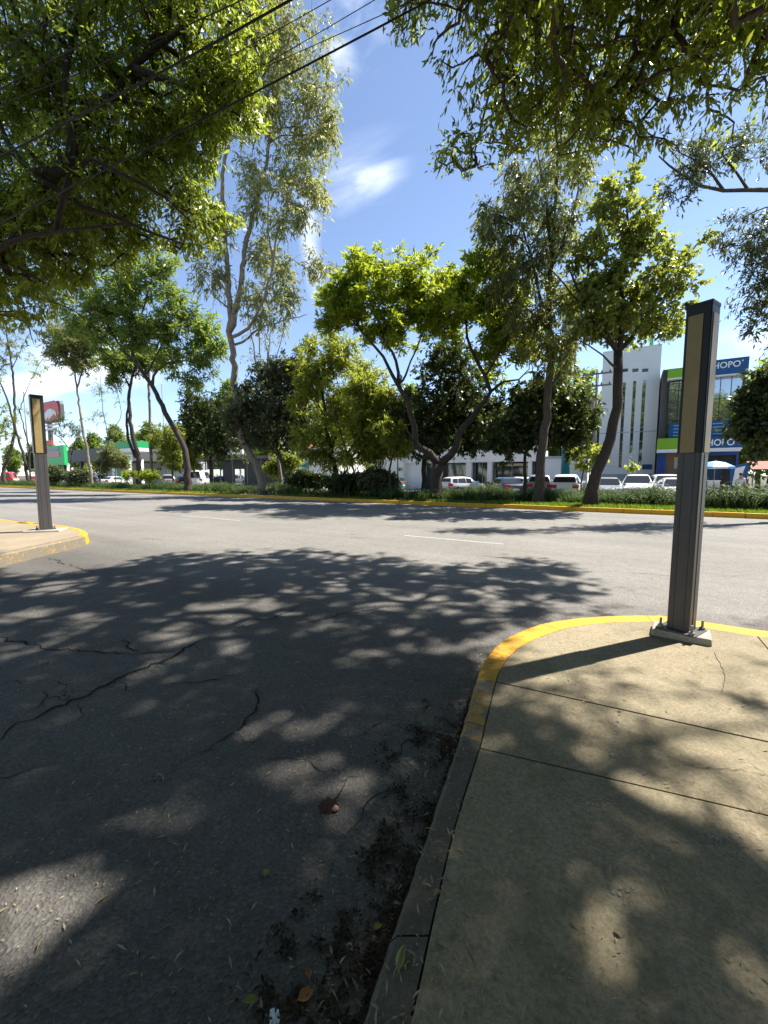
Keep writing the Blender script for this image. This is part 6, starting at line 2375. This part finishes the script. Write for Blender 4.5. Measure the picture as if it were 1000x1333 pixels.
def copy_tree(o, parent=None, swap=None):
    c = o.copy()
    COL.objects.link(c)
    c.parent = parent
    if swap and c.type == 'MESH' and c.data.materials and c.data.materials[0] == swap[0]:
        c.data = c.data.copy()
        c.data.materials[0] = swap[1]
    for ch in list(o.children):
        copy_tree(ch, c, swap)
    return c


ang_n = math.atan2(N[1], N[0]) - math.pi / 2        # heading: front towards the buildings
protos = {}
GC = 'vehicles parked beyond the median'


def put(kind, paint, px, t, heading, label, cat='car', sc=1.0):
    if kind not in protos:
        protos[kind] = (car_proto({'suv': 'parked_suv', 'hatch': 'parked_hatchback', 'sedan': 'parked_sedan', 'pickup': 'pickup_truck', 'van': 'parked_van'}[kind], kind, paint), paint)
        c = protos[kind][0]
    else:
        src, p0 = protos[kind]
        c = copy_tree(src, None, None if p0 == paint else (M[p0], M[paint]))
    d = depth_t(px, t)
    c.location = ((px - CX) / F * d, d, 0.03 if t > 28 else 0.0)
    c.rotation_euler = (0, 0, ang_n + R(heading))
    c.scale = (sc, sc, sc)
    tag(c, label, cat, GC)
    return c


put('suv', 'car_white', 738, 30.5, 2, 'white SUV seen from behind left of the crooked trunk')
put('hatch', 'car_white', 602, 33.5, -28, 'white hatchback parked before the showroom columns')
put('sedan', 'car_dark', 657, 31.5, 35, 'dark blue car parked right of the showroom columns')
put('suv', 'car_silver', 703, 32.5, 8, 'silver SUV half hidden behind the straight dark trunk')
put('sedan', 'car_white', 676, 37.5, 60, 'white car deep inside the showroom forecourt')
put('sedan', 'car_silver', 789, 31.5, 185, 'silver car facing out just right of the crooked trunk')
put('suv', 'car_white', 829, 32.5, 178, 'white SUV facing out below the window slits')
put('suv', 'car_white', 867, 32.5, 186, 'white car facing out before the brown doorway')
put('sedan', 'car_white', 880, 29.3, 184, 'lower white car touching the near totem in view')
put('hatch', 'car_silver', 486, 35, 70, 'silver hatchback before the white annex gate')
put('hatch', 'car_teal', 502, 36.5, 100, 'teal hatchback at the corner of the white annex')
put('hatch', 'car_dark', 460, 34.5, 60, 'dark hatchback left of the white annex gate')
put('sedan', 'car_white', 151, 32.5, 20, 'white sedan parked under the green canopy edge')
put('van', 'car_white', 128, 35.5, 30, 'white van between the pale spotted and double trunks', 'van', .85)
put('pickup', 'car_white', 96, 31.0, 60, 'white pickup right of the green price board', 'pickup')
put('hatch', 'car_silver', 72, 29.6, 70, 'silver hatchback below the green price board')
put('sedan', 'car_red', 47, 29.5, 70, 'dark red car behind the left totem')
put('pickup', 'car_silver', 220, 35.0, 60, 'silver pickup left of the leaning feathery trunk', 'pickup')
put('van', 'car_white', 262, 33.0, 40, 'white van in front of the dark shop', 'van')
put('hatch', 'car_dark', 238, 38.0, 60, 'dark hatchback behind the leaning feathery trunk')
v_ = put('van', 'car_red', 14, 29.0, 62, 'red and white van at the far left edge', 'van')
b = MB()
for sx in (-1, 1):
    x = sx * .99
    b.box(min(x, x + sx * .012), max(x, x + sx * .012), -2.2, 2.0, .35, .95)
b.build('white_stripe', M['sign_white'], v_)

# ------------------------------------------------------------------ people under the awning
def person(label, px, t, yaw, pose):
    d = depth_t(px, t)
    root = empty('person', ((px - CX) / F * d, d, .03), yaw)
    tag(root, label, 'person', 'people at the food stand')
    h = 1.68
    V_ = {'pel': (0, 0, .93), 'sp': (0, .01, 1.15), 'ch': (0, 0, 1.34), 'nk': (0, .0, 1.46), 'hd0': (0, .02, 1.54), 'hd': (0, .03, 1.66),
          'sl': (-.17, 0, 1.39), 'sr': (.17, 0, 1.39), 'el': (-.24, -.02, 1.12), 'er': (.24, -.02, 1.12), 'wl': (-.22, .14, .93), 'wr': (.22, .16, .95), 'hl': (-.21, .2, .88), 'hr': (.21, .22, .9),
          'pl': (-.09, 0, .90), 'prr': (.09, 0, .90), 'kl': (-.11, .05 * pose, .5), 'kr': (.11, -.02, .5), 'al': (-.12, -.04, .09), 'ar': (.12, -.08 * pose, .09), 'tl': (-.13, .12, .03), 'tr': (.14, .08, .03)}
    Rr = {'pel': .13, 'sp': .12, 'ch': .14, 'nk': .055, 'hd0': .075, 'hd': .09, 'sl': .06, 'sr': .06, 'el': .042, 'er': .042, 'wl': .03, 'wr': .03, 'hl': .035, 'hr': .035,
          'pl': .095, 'prr': .095, 'kl': .06, 'kr': .06, 'al': .042, 'ar': .042, 'tl': .035, 'tr': .035}
    E = [('pel', 'sp'), ('sp', 'ch'), ('ch', 'nk'), ('nk', 'hd0'), ('hd0', 'hd'), ('ch', 'sl'), ('sl', 'el'), ('el', 'wl'), ('wl', 'hl'), ('ch', 'sr'), ('sr', 'er'), ('er', 'wr'), ('wr', 'hr'),
         ('pel', 'pl'), ('pl', 'kl'), ('kl', 'al'), ('al', 'tl'), ('pel', 'prr'), ('prr', 'kr'), ('kr', 'ar'), ('ar', 'tr')]
    keys = list(V_)

    def skin(name, ks, es, k, mat, sub=1):
        me = bpy.data.meshes.new(name)
        ii = {q: i for i, q in enumerate(ks)}
        me.from_pydata([V_[q] for q in ks], [(ii[a], ii[c]) for a, c in es], [])
        o = link(name, me, root)
        me.materials.append(mat)
        md = o.modifiers.new('skin', 'SKIN')
        md.use_smooth_shade = True
        for i, q in enumerate(ks):
            r_ = Rr[q] * k
            me.skin_vertices[0].data[i].radius = (r_, r_ * (.8 if q in ('pel', 'sp', 'ch') else 1))
        me.skin_vertices[0].data[0].use_root = True
        sd = o.modifiers.new('sub', 'SUBSURF')
        sd.levels = sd.render_levels = sub
        return o
    skin('body', keys, E, 1.0, M['skin'])
    top = ['ch', 'sp', 'pel', 'sl', 'sr', 'el', 'er']
    skin('shirt', top, [(a, c) for a, c in E if a in top and c in top], 1.14, M['cloth_white'] if pose > 0 else M['cloth_dark'])
    leg = ['pel', 'pl', 'prr', 'kl', 'kr', 'al', 'ar']
    skin('trousers', leg, [(a, c) for a, c in E if a in leg and c in leg], 1.13, M['cloth_dark'])
    b = MB()
    b.lathe((0, .01, 1.62), [(.098, 0), (.108, .05), (.09, .11), (.05, .15), (0, .16)], 12)
    b.build('hair', M['hair'], root, smooth=True)


person('person in a white shirt standing beside the dark red awning', 963, 33.0, 2.6, 1)
person('person in dark clothes standing under the dark red awning', 970, 34.6, 3.6, -1)

# ------------------------------------------------------------------ litter on the ground
rng = np.random.default_rng(99)
# right kerb line, with outward normals, for debris in the gutter
KL = np.array([p[:2] for p in so_[:(2 + 9) * NSEG]])
KN = np.gradient(KL, axis=0)
KN = np.stack([-KN[:, 1], KN[:, 0]], 1)
KN /= np.linalg.norm(KN, axis=1, keepdims=True)
vis = [i for i in range(len(KL)) if -0.2 < KL[i, 1] < 3.4]


def flat_leaves(XY, z, L, W, tilt=0.15):
    n = len(XY)
    an = rng.uniform(0, 6.283, n)
    dirs = unit(np.stack([np.cos(an), np.sin(an), rng.normal(size=n) * tilt * .4], 1))
    side = unit(np.cross([0, 0, 1.0], dirs) + rng.normal(size=(n, 3)) * tilt)
    side[:, 2] = np.clip(side[:, 2], -.4, .4)
    P = np.stack([XY[:, 0], XY[:, 1], z], 1)
    mid = P + dirs * L[:, None] * .45
    tip = P + dirs * L[:, None]
    bow = rng.uniform(0, .18, n)[:, None] * L[:, None] * np.array([0, 0, 1.0])
    Q = np.stack([P, mid - side * W[:, None] * .5 + bow, tip, mid + side * W[:, None] * .5 + bow], 1)
    zmin = np.minimum(Q[:, :, 2].min(axis=1), 9)
    Q[:, :, 2] += (z - zmin)[:, None]
    return Q


n = 9000
idx = np.array(vis)[rng.integers(0, len(vis), n)]
f_ = rng.uniform(0, 1, n)
base = KL[idx] + (KL[np.minimum(idx + 1, len(KL) - 1)] - KL[idx]) * f_[:, None]
dist = np.abs(rng.normal(size=n)) ** 1.3 * 0.055 + 0.01
XY = base + KN[idx] * dist[:, None] * 1.0
sgn = 1.0
# keep the debris on the road side
mid_in = np.array([p[:2] for p in si_])[idx]
sgn = np.sign(np.sum((base - mid_in) * KN[idx], axis=1))
XY = base + KN[idx] * (dist * sgn)[:, None]
nz = .6 * vnoise(XY[:, 0] * 11 + 3, XY[:, 1] * 9) + .4 * vnoise(XY[:, 0] * 31, XY[:, 1] * 27 + 8)
k = (nz > .5 - .4 * (dist < .045)) & (XY[:, 1] < 2.75)
XY = XY[k]
stuff(quads_mesh('gutter_debris', flat_leaves(XY, .005 + rng.uniform(0, .005, len(XY)), rng.uniform(.010, .032, len(XY)), rng.uniform(.005, .014, len(XY)), .2), rng.uniform(0, 1, len(XY)), M['muck']))
# a second drift of black litter further out
n = 4500
c_px = [(400, 1290), (440, 1230), (420, 1200), (470, 1150), (500, 1100), (480, 1290), (520, 1040), (400, 1330), (505, 985), (470, 1195), (440, 1330), (365, 1265), (545, 960), (560, 920)]
cc = np.array([G(x, y)[:2] for x, y in c_px])
pick = rng.integers(0, len(cc), n)
XY = cc[pick] + rng.normal(size=(n, 2)) * np.array([.045, .07])
nz = .55 * vnoise(XY[:, 0] * 13 + 40, XY[:, 1] * 12) + .45 * vnoise(XY[:, 0] * 37 + 11, XY[:, 1] * 33 + 5)
XY = XY[nz > .56]


def on_road(XY):
    d = np.linalg.norm(XY[:, None] - KL[None, ::2], axis=2)
    i = np.argmin(d, axis=1) * 2
    si2 = np.array([p[:2] for p in si_])[i]
    o_ = KL[i]
    return np.sum((XY - o_) * (o_ - si2), axis=1) > 0.001


XY = XY[on_road(XY)]
stuff(quads_mesh('gutter_debris', flat_leaves(XY, .006 + rng.uniform(0, .004, len(XY)), rng.uniform(.010, .03, len(XY)), rng.uniform(.006, .015, len(XY)), .3), rng.uniform(0, 1, len(XY)), M['muck']))
# dry leaflets everywhere
n = 5200
XY = np.stack([rng.uniform(-4.5, 3.6, n), rng.uniform(.75, 1.0, n) + 5.5 * rng.uniform(0, 1, n) ** 1.7], 1)
# more of them near the kerb
n2 = 1300
idx = np.array(vis)[rng.integers(0, len(vis), n2)]
XY = np.concatenate([XY, KL[idx] + rng.normal(size=(n2, 2)) * .16])
road = on_road(XY)
px_, py_, _ = proj(np.stack([XY[:, 0], XY[:, 1], np.zeros(len(XY))], 1))
ki = ~road & (rng.uniform(0, 1, len(XY)) < .9)
keep = road | ki
edge = np.min(np.linalg.norm(XY[:, None] - KL[None, ::2], axis=2), axis=1) > .03
keep &= edge
XY, road = XY[keep], road[keep]
z = np.where(road, .006, ZR + .005)
small = rng.uniform(0, 1, len(XY))
L = np.where(small < .8, rng.uniform(.010, .026, len(XY)), rng.uniform(.03, .055, len(XY)))
W = np.where(small < .8, rng.uniform(.003, .006, len(XY)), rng.uniform(.005, .010, len(XY)))
stuff(quads_mesh('leaf_litter', flat_leaves(XY, z, L, W, .25), rng.uniform(0, 1, len(XY)), M['litter']))


b = MB()
rs = random.Random(31)
for k in range(46):
    f = rs.random()
    c = G(806 - 10 * f + rs.uniform(-2, 2), 925 + 62 * f, ZR)
    r_ = rs.uniform(.002, .007)
    ring = [(c[0] + r_ * math.cos(a) * rs.uniform(.5, 1.4), c[1] + r_ * math.sin(a) * rs.uniform(.5, 1.4), ZR + .006) for a in np.arange(0, 6.2, .9)]
    b.add(ring, [tuple(range(len(ring)))])
for cx_, cy2, n_ in ((935, 1095, 26), (780, 1050, 14), (812, 1160, 8)):
    for k in range(n_):
        c = G(cx_ + rs.gauss(0, 9), cy2 + rs.gauss(0, 5), ZR)
        r_ = rs.uniform(.002, .008)
        ring = [(c[0] + r_ * math.cos(a) * rs.uniform(.4, 1.4), c[1] + r_ * math.sin(a) * rs.uniform(.4, 1.4), ZR + .006) for a in np.arange(0, 6.2, .9)]
        b.add(ring, [tuple(range(len(ring)))])
structure(b.build('paint_spatter', M['plinth']))
b = MB()
for pts, wd in (([(870, 985), (905, 1000), (960, 1003), (1010, 1012)], .004), ([(930, 850), (945, 880), (938, 905)], .004)):
    P_ = [G(x, y, ZR) for x, y in pts]
    rr_ = random.Random(int(pts[0][0]))
    line = []
    for i in range(len(P_) - 1):
        for q in range(8):
            f = q / 8
            line.append(P_[i] * (1 - f) + P_[i + 1] * f + np.array([rr_.uniform(-.006, .006), rr_.uniform(-.006, .006), 0]))
    for i in range(len(line) - 1):
        d = line[i + 1] - line[i]
        nn = np.array([-d[1], d[0], 0]) / max(1e-6, np.linalg.norm(d)) * wd * rr_.uniform(.2, .6)
        up_ = np.array([0, 0, .005])
        b.add([line[i] + nn + up_, line[i] - nn + up_, line[i + 1] - nn + up_, line[i + 1] + nn + up_], [(0, 1, 2, 3)])
structure(b.build('sidewalk_crack', M['joint']))


def big_leaf(label, px, py, z, L, W, an, mat, curl=.12, group='fallen leaves'):
    c = G(px, py, z)
    b = MB(c)
    d = np.array([math.cos(an), math.sin(an), 0])
    sd = np.array([-d[1], d[0], 0])
    prof = [(0, .0), (.12, .45), (.3, .9), (.5, 1.0), (.7, .8), (.88, .4), (1, 0)]
    r_ = random.Random(int(px))
    vs, fs = [], []
    for f, w_ in prof:
        cz = .004 + curl * L * (f - .5) ** 2
        m = c + d * (f - .5) * L
        jw = w_ * (1 + r_.uniform(-.06, .06))
        vs += [m + sd * jw * W / 2 + [0, 0, cz + .012 * w_], m + [0, 0, cz], m - sd * jw * W / 2 + [0, 0, cz + .009 * w_]]
    for i in range(len(prof) - 1):
        fs += [(3 * i, 3 * i + 1, 3 * i + 4, 3 * i + 3), (3 * i + 1, 3 * i + 2, 3 * i + 5, 3 * i + 4)]
    b.add(vs, fs)
    b.tube([c - d * L * .5 + [0, 0, .006 + curl * L * .25], c - d * L * .62 + [0, 0, .008]], [.0016, .001], 4)
    o = b.build('fallen_leaf', mat, None, smooth=True)
    at = o.data.attributes.new('rnd', 'FLOAT', 'POINT')
    at.data.foreach_set('value', [r_.uniform(.2, .9)] * len(o.data.vertices))
    o.location = tuple(c)
    tag(o, label, 'leaf', group)


big_leaf('round green leaf lying alone on the asphalt', 347, 1138, .002, .034, .026, 1.4, M['fallen'])
big_leaf('long green leaf lying on the kerb top', 522, 1250, ZR, .080, .026, 1.25, M['fallen'])
big_leaf('bright green leaf on the black litter against the kerb', 492, 1209, .006, .036, .021, .5, M['fallen'])
big_leaf('pointed green leaf at the bottom edge of the asphalt', 327, 1305, .002, .052, .02, .08, M['fallen'])
big_leaf('crumpled brown leaf in the black litter', 398, 1299, .006, .05, .035, .5, M['fallen_brown'], .5)
big_leaf('smaller crumpled brown leaf above the crumpled one', 402, 1270, .006, .036, .02, 1.9, M['fallen_brown'], .5)
big_leaf('pale curled leaf in the kerb joint', 570, 1165, ZR, .035, .014, .6, M['litter'], .4)
big_leaf('pale oval leaf lying alone on the shaded concrete', 804, 1217, ZR, .026, .016, 2.2, M['litter'], .2)

c = G(357, 1329)
b = MB(c)
r_ = random.Random(2)
ring = [c + np.array([.018 * math.cos(a) * r_.uniform(.6, 1.2), .024 * math.sin(a) * r_.uniform(.7, 1.2), r_.uniform(.003, .02)]) for a in np.arange(0, 6.28, .5)]
b.add([c + np.array([0, 0, .014])] + ring, [(0, 1 + i, 1 + (i + 1) % len(ring)) for i in range(len(ring))])
o = b.build('paper_scrap', M['paper'])
o.location = tuple(c)
tag(o, 'crumpled white paper scrap on the asphalt at the bottom edge', 'paper')
# pothole with rusty soil and a pink stone
c = G(428, 1050)
b = MB(c)
ring = []
r_ = random.Random(8)
for a in np.arange(0, 6.28, .3):
    k = r_.uniform(.75, 1.2)
    ring.append(c + np.array([.05 * math.cos(a) * k, .055 * math.sin(a) * k, .003]))
b.add([c + np.array([0, 0, .012])] + ring, [(0, 1 + i, 1 + (i + 1) % len(ring)) for i in range(len(ring))])
o = b.build('pothole_patch', M['rust'])
o.location = tuple(c)
o['kind'] = 'structure'
c = G(437, 1056)
b = MB(c)
r_ = random.Random(9)
b.lathe((c[0], c[1], .006), [(.0, -.002), (.012, .0), (.016, .008), (.012, .017), (0, .02)], 7)
b.v = [(x * r_.uniform(.8, 1.25), y * r_.uniform(.8, 1.25), z) for x, y, z in b.v]
o = b.build('pebble', M['pinkstone'], None, smooth=True)
o.location = tuple(c)
tag(o, 'small pinkish stone beside the rusty pothole', 'stone')

# ------------------------------------------------------------------ render settings
scene.render.engine = 'CYCLES'
scene.view_settings.view_transform = 'Standard'
scene.view_settings.look = 'None'
scene.view_settings.gamma = 1.0
scene.view_settings.exposure = 1.55
cy = scene.cycles
cy.max_bounces = 6
cy.diffuse_bounces = 3
cy.glossy_bounces = 3
cy.transmission_bounces = 3
cy.transparent_max_bounces = 4
cy.sample_clamp_indirect = 4.0
cy.use_denoising = True
cy.denoiser = 'OPENIMAGEDENOISE'
cy.denoising_input_passes = 'RGB_ALBEDO_NORMAL'
cy.caustics_reflective = False
cy.caustics_refractive = False
